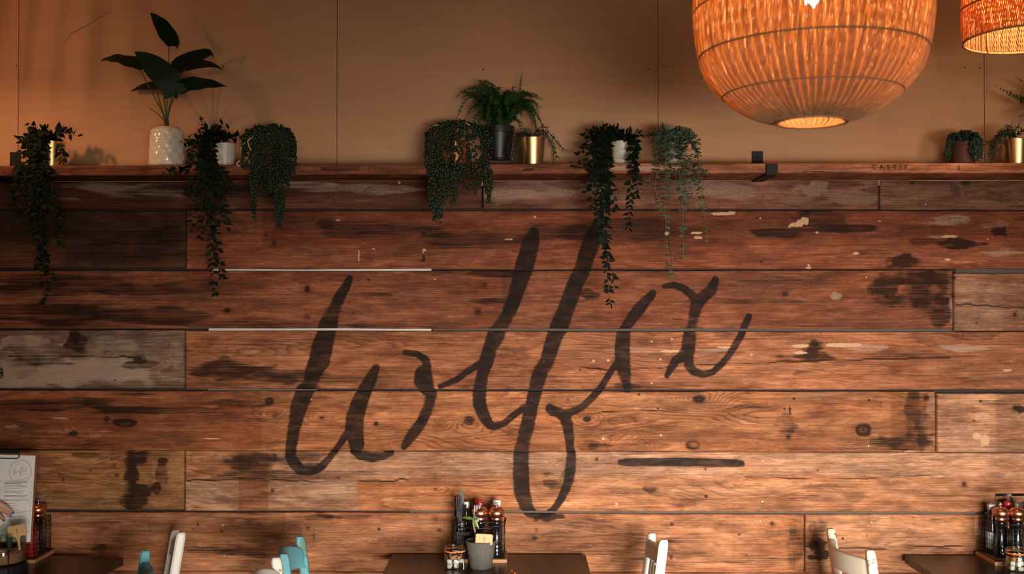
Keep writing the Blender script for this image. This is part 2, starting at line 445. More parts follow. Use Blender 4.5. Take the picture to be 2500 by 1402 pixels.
FLAKES = [  # solid cream filler / bare wood chips: x, y, rx, ry
    (1762, 522, 26, 4), (1785, 520, 10, 5), (1928, 554, 3, 3), (1942, 549, 14, 5), (1953, 545, 9, 8), (1969, 540, 5, 9), (1961, 538, 5, 9), (1994, 568, 4, 2), (1700, 569, 14, 3), (1704, 580, 11, 3), (1628, 570, 5, 5), (2090, 619, 8, 3), (2313, 634, 9, 3), (1975, 654, 6, 3), (1974, 648, 3, 3), (2318, 578, 20, 3), (2147, 540, 4, 2), (1036, 611, 4, 4), (1033, 617, 2, 2),
    (876, 625, 1.5, 14), (911, 608, 4, 1.5), (1243, 584, 10, 1.5), (1306, 530, 3, 2.5), (758, 976, 3, 3), (517, 1071, 18, 1.5), (975, 446, 3, 3), (826, 538, 6, 2), (1328, 883, 4, 4), (1449, 882, 4, 3), (1485, 880, 4, 3), (1612, 878, 3, 3), (1473, 1072, 3, 4), (1614, 1063, 3, 3), (2050, 843, 34, 5), (2085, 842, 20, 4), (1955, 845, 20, 4), (1835, 866, 5, 2), (1640, 858, 30, 3), (2460, 905, 10, 3), (2220, 1103, 14, 2),
    (1955, 862, 16, 3), (2405, 1075, 10, 12), (2385, 1065, 10, 8), (1770, 848, 22, 2.5), (1505, 1232, 3, 5), (1640, 828, 3, 3), (545, 1283, 2.5, 2.5), (547, 1357, 3, 2),
]
TINTS = [  # rectangular replaced / re-stained zones: x0, y0, x1, y1, (r, g, b multiplier)
    (655, 1104, 1250, 1165, (1.0, 1.2, 1.45)), (1250, 1104, 2700, 1163, (1.0, 1.18, 1.4)), (452, 1173, 582, 1247, (1.0, 1.25, 1.55)), (655, 1173, 872, 1247, (1.0, 1.25, 1.55)),
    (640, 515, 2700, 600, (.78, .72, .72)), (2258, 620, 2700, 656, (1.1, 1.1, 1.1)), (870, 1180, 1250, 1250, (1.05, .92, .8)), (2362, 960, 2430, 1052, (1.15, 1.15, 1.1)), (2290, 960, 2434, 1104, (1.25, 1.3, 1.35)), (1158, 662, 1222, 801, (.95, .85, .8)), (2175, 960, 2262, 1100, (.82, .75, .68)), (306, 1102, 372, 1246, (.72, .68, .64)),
    (2330, 668, 2448, 808, (1.15, 1.25, 1.3)), (582, 1104, 655, 1247, (.72, .68, .68)), (-200, 955, 640, 1096, (.78, .66, .66)), (1850, 1255, 1963, 1400, (.95, .9, .85)), (1225, 662, 1260, 770, (.7, .7, .75)), (2328, 1100, 2700, 1102, (1, 1, 1)), (1000, 955, 1066, 1096, (.92, .88, .85)), (1790, 1255, 1793, 1400, (.8, .8, .8)), (640, 1247, 690, 1393, (.95, .92, .9)), (690, 1247, 693, 1300, (.5, .5, .5)),
]
CRACKS = [
    [(210, 597), (300, 595), (450, 591)], [(452, 1173), (560, 1172), (640, 1172)], [(1480, 905), (1640, 895), (1800, 888), (2000, 881), (2200, 876), (2320, 874)], [(1966, 1335), (2050, 1338), (2140, 1341), (2260, 1336), (2400, 1334)], [(1640, 778), (1680, 783)], [(2330, 742), (2420, 747), (2500, 750)], [(1330, 1015), (1480, 1007), (1700, 1000), (1900, 990)], [(1850, 580), (1880, 583), (1940, 578)], [(640, 1172), (800, 1176), (1000, 1172)],
    [(1120, 1008), (900, 1016), (690, 1018)], [(452, 1172), (452, 1173)], [(20, 870), (330, 872)], [(300, 630), (380, 624), (450, 622)], [(1820, 1165), (2100, 1170), (2300, 1160)], [(1380, 890), (1480, 905)],
]
PLANKS = [  # xL, xR, yTopL, yTopR, yBotL, yBotR, albedo (own stain, upper rows also darkened for the weaker light there), ring contrast
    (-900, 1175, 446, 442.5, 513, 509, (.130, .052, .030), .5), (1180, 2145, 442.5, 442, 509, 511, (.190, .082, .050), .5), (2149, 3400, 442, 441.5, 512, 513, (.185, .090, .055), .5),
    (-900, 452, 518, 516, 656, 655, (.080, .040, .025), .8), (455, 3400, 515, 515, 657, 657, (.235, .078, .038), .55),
    (-900, 2326, 663, 661, 802, 803, (.235, .086, .044), .55), (2330, 3400, 668, 669, 808, 809, (.250, .125, .072), .5),
    (-900, 449, 807, 807, 949, 948, (.225, .150, .105), .6), (453, 3400, 808, 813, 950.5, 952, (.310, .125, .060), .85),
    (-900, 2284, 954, 957, 1096, 1104, (.330, .135, .058), .9), (2288, 3400, 961, 962, 1104, 1104, (.300, .150, .082), .5),
    (-900, 448, 1101, 1101, 1245, 1245, (.320, .155, .065), .8), (452, 3400, 1102, 1109, 1247, 1252, (.375, .170, .082), .7),
    (-900, 1963, 1248, 1257, 1391, 1399, (.340, .150, .072), .75), (1967, 3400, 1258, 1259, 1399, 1402, (.390, .185, .094), .6),
    (-900, 700, 1396, 1397, 1540, 1540, (.30, .13, .065), .6), (704, 3400, 1398, 1405, 1541, 1546, (.33, .15, .075), .6),
    (-900, 1500, 1545, 1546, 1688, 1690, (.30, .13, .065), .6), (1504, 3400, 1547, 1549, 1690, 1692, (.30, .13, .065), .6),
    (-900, 3400, 1693, 1697, 1795, 1797, (.28, .12, .06), .6),
]


def wood_material(name='reclaimed_plank_wood'):
    m, nt, b, out = nmat(name)
    L = nt.links.new
    att = lambda n: nt.nodes.new('ShaderNodeAttribute')
    a1 = att(0); a1.attribute_name = 'col'
    a2 = att(0); a2.attribute_name = 'msk'
    a3 = att(0); a3.attribute_name = 'phase'
    sp = nt.nodes.new('ShaderNodeSeparateColor'); L(a2.outputs['Color'], sp.inputs[0])
    paint, white, dark = sp.outputs[0], sp.outputs[1], sp.outputs[2]
    flake = a2.outputs['Alpha']
    geo = nt.nodes.new('ShaderNodeNewGeometry')
    oi = nt.nodes.new('ShaderNodeObjectInfo')
    vadd = nt.nodes.new('ShaderNodeVectorMath'); vadd.operation = 'ADD'
    comb = nt.nodes.new('ShaderNodeCombineXYZ')
    L(mth(nt, 'MULTIPLY', oi.outputs['Random'], 37.0), comb.inputs[0])
    L(mth(nt, 'MULTIPLY', oi.outputs['Random'], 11.0), comb.inputs[1])
    L(geo.outputs['Position'], vadd.inputs[0]); L(comb.outputs[0], vadd.inputs[1])
    P = vadd.outputs[0]
    fiber = noise_tex(nt, 1.0, P, 2.5, 0.65, stretch=(5, 5, 420))
    fine = noise_tex(nt, 1.0, P, 1, 0.7, stretch=(45, 45, 1100))
    blotch = noise_tex(nt, 1.0, P, 4, 0.62, stretch=(8, 8, 30))
    streak = noise_tex(nt, 1.0, P, 3, 0.6, stretch=(3.2, 3.2, 210))
    mask = noise_tex(nt, 1.0, P, 1, 0.5, stretch=(2.2, 2.2, 9))
    speck = noise_tex(nt, 1.0, P, 2, 0.75, stretch=(110, 110, 260))
    wob = noise_tex(nt, 1.0, P, 2, 0.6, stretch=(14, 14, 60))
    # growth rings from the phase field
    ph = mth(nt, 'ADD', a3.outputs['Fac'], mth(nt, 'MULTIPLY', wob, 0.8))
    fr = mth(nt, 'FRACT', ph)
    ring = mth(nt, 'POWER', fr, 3.0)
    ring2 = mth(nt, 'MULTIPLY', ring, maprange(nt, fr, 1.0, 0.93))
    ringc = mth(nt, 'MULTIPLY', mth(nt, 'ADD', mth(nt, 'MULTIPLY', ring, 0.35), mth(nt, 'MULTIPLY', ring2, 0.65)), a1.outputs['Alpha'])
    ringc = mth(nt, 'MULTIPLY', ringc, maprange(nt, mask, 0.42, 0.64, 0.06, 1.1))
    c = a1.outputs['Color']
    c = mixrgb(nt, mth(nt, 'MULTIPLY', ringc, 0.85, clamp=True), c, (.050, .018, .009))
    c = mixrgb(nt, 1.0, c, mixrgb(nt, maprange(nt, fiber, 0.3, 0.7), (.62, .58, .56), (1.28, 1.31, 1.33)), 'MULTIPLY')
    c = mixrgb(nt, 1.0, c, mixrgb(nt, maprange(nt, blotch, 0.25, 0.75), (.58, .50, .46), (1.30, 1.36, 1.4)), 'MULTIPLY')
    c = mixrgb(nt, 1.0, c, mixrgb(nt, maprange(nt, fine, 0.3, 0.7), (.80, .78, .76), (1.18, 1.2, 1.22)), 'MULTIPLY')
    c = mixrgb(nt, maprange(nt, streak, 0.56, 0.72, 0, .62), c, (.050, .018, .009))
    grime = noise_tex(nt, 1.0, P, 5, 0.70, stretch=(6, 6, 25), offset=(3.3, 1.1, 7.7))
    c = mixrgb(nt, maprange(nt, grime, 0.48, 0.64, 0, .52), c, (.046, .017, .010))
    scuff = noise_tex(nt, 1.0, P, 4, 0.74, stretch=(10, 10, 60), offset=(9.3, 5.1, 2.7))
    c = mixrgb(nt, maprange(nt, scuff, 0.54, 0.68, 0, .45), c, mixrgb(nt, 1.0, c, (1.9, 2.0, 2.1), 'MULTIPLY'))
    # whitewash worn into the grain
    wn = mth(nt, 'ADD', mth(nt, 'MULTIPLY', fiber, 0.28), mth(nt, 'ADD', mth(nt, 'MULTIPLY', speck, 0.30), mth(nt, 'MULTIPLY', grime, 0.42)))
    wf = maprange(nt, mth(nt, 'ADD', mth(nt, 'MULTIPLY', white, 0.75), mth(nt, 'SUBTRACT', wn, 0.87)), -0.12, 0.24, 0, 1, True)
    c = mixrgb(nt, mth(nt, 'MULTIPLY', wf, maprange(nt, white, 0.0, 0.65, 0.0, 0.70)), c, (.40, .285, .215))
    # dark stains and knots
    dn = mth(nt, 'ADD', mth(nt, 'MULTIPLY', streak, 0.4), mth(nt, 'ADD', mth(nt, 'MULTIPLY', fiber, 0.2), mth(nt, 'MULTIPLY', blotch, 0.4)))
    df = mth(nt, 'MULTIPLY', maprange(nt, mth(nt, 'ADD', dark, mth(nt, 'MULTIPLY', mth(nt, 'SUBTRACT', dn, 0.5), mth(nt, 'MULTIPLY', maprange(nt, dark, 0.0, 0.35), 2.6))), 0.16, 0.70, 0, 1), 0.93)
    c = mixrgb(nt, df, c, (.016, .0085, .006))
    # flakes of filler
    ff = maprange(nt, mth(nt, 'ADD', flake, mth(nt, 'MULTIPLY', mth(nt, 'SUBTRACT', speck, 0.5), 1.5)), 0.42, 0.58, 0, 1)
    c = mixrgb(nt, ff, c, (.47, .285, .165))
    # tiny worm holes and scratches
    hole = noise_tex(nt, 1.0, P, 0, 0.5, stretch=(80, 80, 130))
    c = mixrgb(nt, maprange(nt, hole, 0.865, 0.885), c, (.03, .014, .009))
    # sprayed black lettering, thinner where the grain stands proud
    pf = mth(nt, 'MULTIPLY', maprange(nt, mth(nt, 'ADD', paint, mth(nt, 'MULTIPLY', mth(nt, 'SUBTRACT', mth(nt, 'ADD', mth(nt, 'MULTIPLY', fiber, .6), mth(nt, 'MULTIPLY', streak, .5)), 0.53), -0.95)), 0.10, 0.62, 0, 1, True), maprange(nt, fine, 0.25, 0.75, 0.99, 0.93))
    patch = noise_tex(nt, 1.0, P, 2, 0.6, stretch=(14, 14, 40), offset=(1.3, 8.1, 4.7))
    pf = mth(nt, 'MULTIPLY', pf, maprange(nt, patch, 0.42, 0.68, 1.0, 0.86))
    c = mixrgb(nt, pf, c, (.0105, .0075, .0068))
    L(c, b.inputs['Base Color'])
    L(maprange(nt, fiber, 0.3, 0.7, 0.58, 0.80), b.inputs['Roughness'])
    b.inputs['Specular IOR Level'].default_value = 0.06
    add_bump(nt, b, fiber, 0.45, 0.002)
    return m


def ell(PX, PY, x, y, rx, ry, seed, rag=0.9):
    out = np.zeros_like(PX)
    sel = (np.abs(PX - x) < rx * 2.2) & (np.abs(PY - y) < ry * 2.2)
    if sel.any():
        px = PX[sel]; py = PY[sel]
        n = fbm(px / (rx * .5 + 6), py / (ry * .6 + 3), seed, 3) - 0.5
        r = np.hypot((px - x) / rx, (py - y) / ry) * (1 - 0.1) + n * rag
        out[sel] = 1 - sstep(r, 0.55, 1.15)
    return out


def build_plank(i, spec, parent, mat, Y0):
    xL, xR, tl, tr, bl, br, alb, ringc = spec
    rs = np.random.RandomState(100 + i)
    vis = tl < 1420
    fx = 3.4 if vis else 30; fy = 2.9 if vis else 30
    xs = [xL]
    a, e = max(xL, -30), min(xR, 2530)
    if xL < a: xs = list(np.linspace(xL, a, 12)[:-1])
    else: xs = []
    xs += list(np.linspace(a, e, int((e - a) / fx) + 2))
    if xR > e: xs += list(np.linspace(e, xR, 12)[1:])
    u = np.array(xs); nx = len(u)
    h = ((bl - tl) + (br - tr)) / 2
    ny = int(h / fy) + 2
    v = np.linspace(0, 1, ny)
    bev = 1.6 / h
    v = np.concatenate([[0, bev], v[1:-1], [1 - bev, 1]]); v = np.unique(v); ny = len(v)
    U, V = np.meshgrid(u, v)
    S = (U - xL) / (xR - xL)
    top = tl + (tr - tl) * S; bot = bl + (br - bl) * S
    # hand-sawn edges wander a little
    top = top + (vnoise(U / 130, 0 * U, 11 + i) - .5) * 1.8
    bot = bot + (vnoise(U / 150, 0 * U, 61 + i) - .5) * 1.8
    PX = U; PY = top + (bot - top) * V
    yoff = Y0 + rs.uniform(-.0015, .0015)
    X, Yw, Z = AT(PX, PY, yoff)
    depth = np.zeros_like(X)
    edge = np.minimum(np.minimum(V, 1 - V) * h, np.minimum(np.abs(U - xL), np.abs(xR - U)))
    depth = np.where(edge < 1.0, 0.0022, np.where(edge < 2.0, 0.0007, 0.0))
    Yw = Yw + depth + (vnoise(PX / 60, PY / 9, i) - .5) * 0.0012
    # ---------- attributes
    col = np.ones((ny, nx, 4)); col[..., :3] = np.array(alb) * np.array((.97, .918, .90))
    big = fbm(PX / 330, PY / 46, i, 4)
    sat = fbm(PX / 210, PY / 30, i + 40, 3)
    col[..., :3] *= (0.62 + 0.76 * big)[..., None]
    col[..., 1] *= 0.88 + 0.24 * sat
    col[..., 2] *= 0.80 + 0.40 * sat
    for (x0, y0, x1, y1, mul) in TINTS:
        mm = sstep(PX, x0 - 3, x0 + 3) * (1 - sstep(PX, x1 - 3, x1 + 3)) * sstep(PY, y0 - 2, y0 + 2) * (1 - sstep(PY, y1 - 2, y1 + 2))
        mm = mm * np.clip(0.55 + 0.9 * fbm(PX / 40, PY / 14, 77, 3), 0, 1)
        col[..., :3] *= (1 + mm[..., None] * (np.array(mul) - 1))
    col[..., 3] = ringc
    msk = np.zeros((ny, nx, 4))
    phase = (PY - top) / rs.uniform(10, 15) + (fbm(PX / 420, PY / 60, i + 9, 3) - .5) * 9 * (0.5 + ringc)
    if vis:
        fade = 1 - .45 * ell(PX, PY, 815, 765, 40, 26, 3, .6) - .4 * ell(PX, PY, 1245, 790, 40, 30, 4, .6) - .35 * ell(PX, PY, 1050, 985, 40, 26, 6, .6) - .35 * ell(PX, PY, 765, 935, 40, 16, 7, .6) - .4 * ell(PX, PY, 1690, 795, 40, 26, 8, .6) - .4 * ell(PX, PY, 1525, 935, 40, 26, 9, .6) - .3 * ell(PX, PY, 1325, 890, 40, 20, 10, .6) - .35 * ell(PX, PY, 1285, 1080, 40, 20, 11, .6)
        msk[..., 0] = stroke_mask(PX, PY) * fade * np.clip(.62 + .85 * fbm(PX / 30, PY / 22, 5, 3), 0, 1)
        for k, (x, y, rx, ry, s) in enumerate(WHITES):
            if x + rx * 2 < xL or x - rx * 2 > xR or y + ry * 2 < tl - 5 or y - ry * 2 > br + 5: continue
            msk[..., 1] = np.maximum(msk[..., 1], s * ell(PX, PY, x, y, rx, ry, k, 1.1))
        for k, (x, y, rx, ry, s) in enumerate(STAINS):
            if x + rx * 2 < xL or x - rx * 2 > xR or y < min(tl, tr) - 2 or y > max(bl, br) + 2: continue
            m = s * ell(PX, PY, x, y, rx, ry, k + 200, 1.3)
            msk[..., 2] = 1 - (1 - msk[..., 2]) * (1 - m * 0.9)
        for k, (x, y, rx, ry, s) in enumerate(KNOTS):
            if x + 60 < xL or x - 60 > xR or y < min(tl, tr) - 2 or y > max(bl, br) + 2: continue
            r = np.hypot((PX - x) / rx, (PY - y) / ry) + (fbm(PX / (rx + 2), PY / (ry + 2), k, 2) - .5) * .4
            m = min(s, .84) * (1 - sstep(r, 0.66, 1.12)) * (0.80 + .20 * np.cos(r * 9 + k))
            msk[..., 2] = 1 - (1 - msk[..., 2]) * (1 - m)
            if rx > 5:
                sg = 1 if (k % 2) else -1
                phase = phase + sg * (rx * .42) * np.exp(-(((PX - x) / (rx * 2.6 + 14)) ** 2 + ((PY - y) / (ry * 1.5 + 5)) ** 2))
                halo = (1 - sstep(r, 1.0, 2.2)) * 0.25 * s
                col[..., :3] *= (1 - halo)[..., None]
        for k, (x, y, rx, ry) in enumerate(FLAKES):
            if y < min(tl, tr) - 2 or y > max(bl, br) + 6: continue
            r = np.hypot((PX - x) / max(rx, 2.2), (PY - y) / max(ry, 1.8))
            msk[..., 3] = np.maximum(msk[..., 3], 1 - sstep(r, .6, 1.5))
        for k, line in enumerate(CRACKS):
            if line[0][1] < min(tl, tr) or line[0][1] > max(bl, br): continue
            lx = np.array([p[0] for p in line]); ly = np.array([p[1] for p in line])
            cy = np.interp(PX, lx, ly) + (vnoise(PX / 22, 0 * PX, k) - .5) * 5
            inx = (PX > lx[0]) & (PX < lx[-1])
            m = np.where(inx, 1 - sstep(np.abs(PY - cy), 0.4, 2.6), 0) * np.clip(vnoise(PX / 60, 0 * PX, k + 5) * 1.6, .35, 1)
            msk[..., 2] = 1 - (1 - msk[..., 2]) * (1 - .95 * m)
            Yw = Yw + m * 0.004
        # cathedral grain
        for (gx, gy, gw, gh, amp) in ((1680, 1062, 130, 40, 7), (2108, 1030, 120, 40, -7), (1420, 905, 90, 26, 5), (1130, 905, 70, 20, -4), (1060, 1168, 60, 16, 4), (900, 730, 90, 12, 4), (620, 725, 100, 14, 4), (1720, 1165, 90, 14, 3), (2150, 880, 260, 30, -4), (600, 850, 110, 30, 4), (1770, 1280, 80, 18, 4)):
            if tl - 5 < gy < bl + 5:
                phase = phase + amp * np.exp(-(((PX - gx) / gw) ** 2 + ((PY - gy) / gh) ** 2))
    # ---------- mesh
    nb = 0.024
    verts = np.stack([X, Yw, Z], -1).reshape(-1, 3)
    idx = np.arange(ny * nx).reshape(ny, nx)
    quads = np.stack([idx[:-1, :-1], idx[1:, :-1], idx[1:, 1:], idx[:-1, 1:]], -1).reshape(-1, 4)
    ring = np.concatenate([idx[0, :], idx[1:, -1], idx[-1, -2::-1], idx[-2:0:-1, 0]])
    back = verts[ring].copy(); back[:, 1] = Y0 + nb
    n0 = len(verts)
    verts = np.concatenate([verts, back])
    k = np.arange(len(ring)); k2 = (k + 1) % len(ring)
    side = np.stack([ring, ring[k2], n0 + k2, n0 + k], -1)
    faces = np.concatenate([quads, side])
    me = bpy.data.meshes.new('plank')
    me.vertices.add(len(verts)); me.vertices.foreach_set('co', verts.astype(np.float32).ravel())
    me.loops.add(faces.size); me.loops.foreach_set('vertex_index', faces.astype(np.int32).ravel())
    me.polygons.add(len(faces)); me.polygons.foreach_set('loop_start', (np.arange(len(faces)) * 4).astype(np.int32))
    me.update(calc_edges=True)
    me.validate()

    def put(name, typ, arr, key):
        full = np.concatenate([arr.reshape(n0, -1), arr.reshape(n0, -1)[ring]])
        at_ = me.attributes.new(name, typ, 'POINT')
        at_.data.foreach_set(key, full.astype(np.float32).ravel())
    put('col', 'FLOAT_COLOR', np.clip(col, 0, 2), 'color')
    put('msk', 'FLOAT_COLOR', np.clip(msk, 0, 1), 'color')
    put('phase', 'FLOAT', phase, 'value')
    o = link('plank', me, mat, parent)
    return o


# ------------------------------------------------------------------ the room
M_BACK = simple('backing_board', (.020, .013, .010), 0.85, var=.3, scale=20)
M_WALL = None


def wall_paint():
    m, nt, b, out = nmat('tan_painted_board')
    n1 = noise_tex(nt, 2.2, detail=5)
    n2 = noise_tex(nt, 90, detail=3)
    n3 = noise_tex(nt, 1.0, detail=4, stretch=(2.5, 2.5, 26))
    c = mixrgb(nt, n1, (.450, .243, .127), (.515, .285, .152))
    c = mixrgb(nt, 1.0, c, mixrgb(nt, maprange(nt, n3, .3, .7), (.93, .93, .92), (1.06, 1.06, 1.06)), 'MULTIPLY')
    nt.links.new(c, b.inputs['Base Color'])
    b.inputs['Roughness'].default_value = 0.72
    b.inputs['Specular IOR Level'].default_value = 0.3
    add_bump(nt, b, n2, 0.12, 0.002)
    return m


M_WALL = wall_paint()
M_WOOD = wood_material()
M_STEEL = simple('screw_steel', (.34, .28, .20), .45, .9)
M_NAILD = simple('painted_screw', (.10, .06, .035), .8)
M_WHITE_STRIP = simple('white_backing', (.50, .49, .45), .7, var=.06)
M_GREY_STRIP = simple('grey_backing', (.17, .165, .145), .8)
M_BLACKM = simple('black_steel', (.007, .008, .009), .6, 0.0, var=.25, spec=.25)

XW0, XW1 = -4.2, 4.2
wall = MB().box(XW0, XW1, 0.0262, 0.12, 0.0, 3.60).build('wall_back', M_BACK)
tag(wall, kind='structure')

# upper painted boards, a hairline joint between them
zt0 = at(1250, 441, 0.0).z - 0.02
seams_px = [-740, 45, 823, 1606.5, 2403, 3200]
for k in range(len(seams_px) - 1):
    xa = at(seams_px[k], 200, 0.008).x + 0.0011; xb = at(seams_px[k + 1], 200, 0.008).x - 0.0011
    ya = 0.008
    p = MB().box(max(XW0, xa), min(XW1, xb), ya, 0.0262, zt0, 3.60, 0.0006).build('wall_panel', M_WALL, wall)
for k, spec in enumerate(PLANKS):
    build_plank(k, spec, wall, M_WOOD, 0.0)
# white board seen through three of the joints, brown battens through the others
for (x0, x1, y0, y1) in ((512, 1053, 655, 667), (510, 1053, 797, 813), (508, 772, 951, 953.2)):
    a = at(x0, y0, .014); b_ = at(x1, y1, .014)
    MB().box(a.x, b_.x, .012, .0262, b_.z, a.z).build('backing_strip', M_WHITE_STRIP if y0 < 900 else M_GREY_STRIP, wall)
M_BATTEN = simple('grey_brown_batten', (.075, .056, .042), .8, var=.15)
for (x0, x1, y0, y1) in ((1056, 2330, 798, 815), (660, 3300, 1092, 1112), (1000, 3300, 1244, 1262), (2332, 3300, 655, 672), (-900, 3300, 1388, 1408)):
    a = at(x0, y0, .02); b_ = at(x1, y1, .02)
    MB().box(a.x, b_.x, .019, .0262, b_.z, a.z).build('batten', M_BATTEN, wall)
# screw heads
scr = MB(); scr.lathe([(.0036, 0), (.0036, .0012), (.0024, .0018), (.001, .0010)], 10, cap1=True)
scr_me = scr.mesh('screw'); scr_me.materials.append(M_STEEL)
scr_me2 = scr.mesh('screw'); scr_me2.materials.append(M_NAILD)
for (x, y) in ((1307, 531), (1856, 533), (1591, 834), (1591, 936), (2120, 1089), (2397, 1088), (1862, 1125), (1861, 1225), (2259, 499), (2411, 585), (1062, 682), (1856, 1273), (2128, 1275), (2115, 677), (760, 976), (1473, 1072), (975, 446), (1180, 170), (1582, 170), (1620, 163), (2355, 165), (2392, 166), (40, 160), (545, 163)):
    o = link('screw', scr_me if y > 430 else scr_me2, None, wall)
    yy = 0.0 if y > 430 else 0.008
    o.location = at(x, y, yy - 0.0003); o.rotation_euler = (PI / 2, 0, 0)
# a hairline crack in the paint of the left board
pts = catmull([at(148, 108, .0078), at(170, 92, .0078), at(174, 82, .0078), at(205, 66, .0078), at(240, 45, .0078), at(262, 32, .0078), at(279, 18, .0078)], 4)
MB().tube(pts, [.0003 + .0007 * math.sin(PI * i / (len(pts) - 1)) for i in range(len(pts))], 5).build('paint_crack', simple('crack_dark', (.06, .03, .018), .9), wall)

M_FLOOR = simple('dark_floor_boards', (.10, .062, .040), .5, var=.4, scale=3, stretch=(1, 8, 1))
tag(MB().box(XW0, XW1, -7.0, 0.12, -0.05, 0.0).build('floor', M_FLOOR), kind='structure')
M_CEIL = simple('ceiling_paint', (.16, .11, .08), .9, var=.1)
tag(MB().box(XW0, XW1, -7.0, 0.12, 3.60, 3.65).build('ceiling', M_CEIL), kind='structure')

# ------------------------------------------------------------------ the shelf
Z_SH = 2.2385          # top of the shelf
SH_T = 0.0375
SH_F = -0.225          # front edge
SH_B = 0.006           # back edge


def shelf_board(xLp, xRp, drop, alb, parent, seed, features):
    prof = []
    r = .004
    zt, zb = Z_SH, Z_SH - SH_T
    for t in np.linspace(0, 1, 9): prof.append((SH_F, zb + r + (SH_T - 2 * r) * t))
    prof += [(SH_F + .0012, zt - .0012), (SH_F + r, zt), (-.11, zt), (SH_B, zt), (SH_B, zb), (-.07, zb), (-.15, zb), (SH_F + r, zb), (SH_F + .0012, zb + .0012)]
    m = len(prof)
    a, e = max(xLp, -30), min(xRp, 2530)
    us = []
    if xLp < a: us += list(np.linspace(xLp, a, 8)[:-1])
    us += list(np.linspace(a, e, int((e - a) / 5) + 2))
    if xRp > e: us += list(np.linspace(e, xRp, 8)[1:])
    us = np.array(us)
    xw = AT(us, us * 0 + 410, SH_F)[0]
    nx = len(us)
    V = np.zeros((nx, m, 3)); col = np.ones((nx, m, 4)); msk = np.zeros((nx, m, 4)); ph = np.zeros((nx, m))
    for j, (y, z) in enumerate(prof):
        dz = drop * np.clip((1480 - us) / 1480, 0, 1.7)
        V[:, j, 0] = xw; V[:, j, 1] = y; V[:, j, 2] = z - dz * np.clip(-y / .225, 0, 1)
        if j < 9: V[:, j, 1] += (vnoise(us / 40, us * 0 + j * .6, seed) - .5) * .002
        py = 424 - (j / 8) * 25 if j < 9 else 399 - (j - 8) * 9
        nn = fbm(us / 160, us * 0 + py / 22, seed, 4)
        col[:, j, :3] = np.array(alb) * (0.7 + 0.6 * nn)[:, None]
        col[:, j, 3] = .45
        ph[:, j] = py / 6 + (fbm(us / 300, us * 0 + py / 30, seed + 5, 3) - .5) * 7
        for (kind, x, y2, rx, ry, s) in features:
            mm = s * (1 - sstep(np.hypot((us - x) / rx, (py - y2) / ry) + (fbm(us / 14, us * 0 + py / 8, seed + 2, 2) - .5) * .7, .6, 1.15))
            msk[:, j, kind] = np.maximum(msk[:, j, kind], mm)
    verts = V.reshape(-1, 3)
    faces = []
    for i in range(nx - 1):
        for j in range(m):
            j2 = (j + 1) % m
            faces.append((i * m + j, (i + 1) * m + j, (i + 1) * m + j2, i * m + j2))
    faces.append(tuple(range(m))); faces.append(tuple((nx - 1) * m + j for j in range(m - 1, -1, -1)))
    me = bpy.data.meshes.new('board')
    me.from_pydata([tuple(v) for v in verts], [], faces)
    for name, typ, arr, key in (('col', 'FLOAT_COLOR', col, 'color'), ('msk', 'FLOAT_COLOR', msk, 'color'), ('phase', 'FLOAT', ph, 'value')):
        a_ = me.attributes.new(name, typ, 'POINT'); a_.data.foreach_set(key, arr.astype(np.float32).ravel())
    me.update()
    return link('board', me, M_WOOD, parent)


shelf = empty('wall_shelf', (0, 0, 0))
tag(shelf, 'long reclaimed timber wall shelf with stamped lettering above the plank wall', 'shelf')
b1 = shelf_board(-900, 1478, .0065, (.21, .075, .040), shelf, 3, [(2, 830, 410, 60, 9, .5), (2, 1290, 414, 20, 5, .6), (2, 250, 406, 200, 5, .35), (2, 60, 420, 90, 8, .5), (2, 600, 420, 200, 4, .4), (1, 1430, 412, 30, 10, .1)])
b2 = shelf_board(1480, 3400, 0, (.40, .155, .078), shelf, 4, [(1, 1520, 411, 34, 9, 1.0), (1, 1580, 412, 50, 10, 1.0), (3, 1600, 410, 22, 5, .7), (3, 1655, 411, 14, 5, .8), (3, 1640, 414, 16, 4, .8), (2, 1980, 423, 60, 3, .6), (2, 2050, 425, 90, 3, .5), (1, 2000, 421, 400, 5, .5), (2, 2340, 412, 4, 9, .6), (2, 2380, 420, 40, 3, .4), (1, 2440, 421, 80, 5, .5)])


def text_mesh(txt, size, name, mat, parent, spacing=1.0, extrude=0.0006):
    cu = bpy.data.curves.new(name, 'FONT')
    cu.body = txt; cu.size = size; cu.align_x = 'CENTER'; cu.align_y = 'CENTER'; cu.space_character = spacing
    cu.extrude = extrude
    tmp = bpy.data.objects.new(name, cu); COL.objects.link(tmp)
    dg = bpy.context.evaluated_depsgraph_get()
    me = bpy.data.meshes.new_from_object(tmp.evaluated_get(dg))
    bpy.data.objects.remove(tmp, do_unlink=True)
    return link(name, me, mat, parent)


M_INK = simple('stamped_ink', (.012, .008, .007), .8)
M_INKF = simple('faded_stamped_ink', (.045, .020, .014), .85)
for (txt, x, y, s, sp, mm) in (('C A S T I F', 2172, 408.5, .024, 1.18, M_INK), ('C A S', 916, 412.5, .020, 1.1, M_INKF)):
    o = text_mesh(txt, s, 'stamped_letters', mm, shelf, sp)
    o.location = at(x, y, SH_F - .0012); o.rotation_euler = (PI / 2, 0, 0)
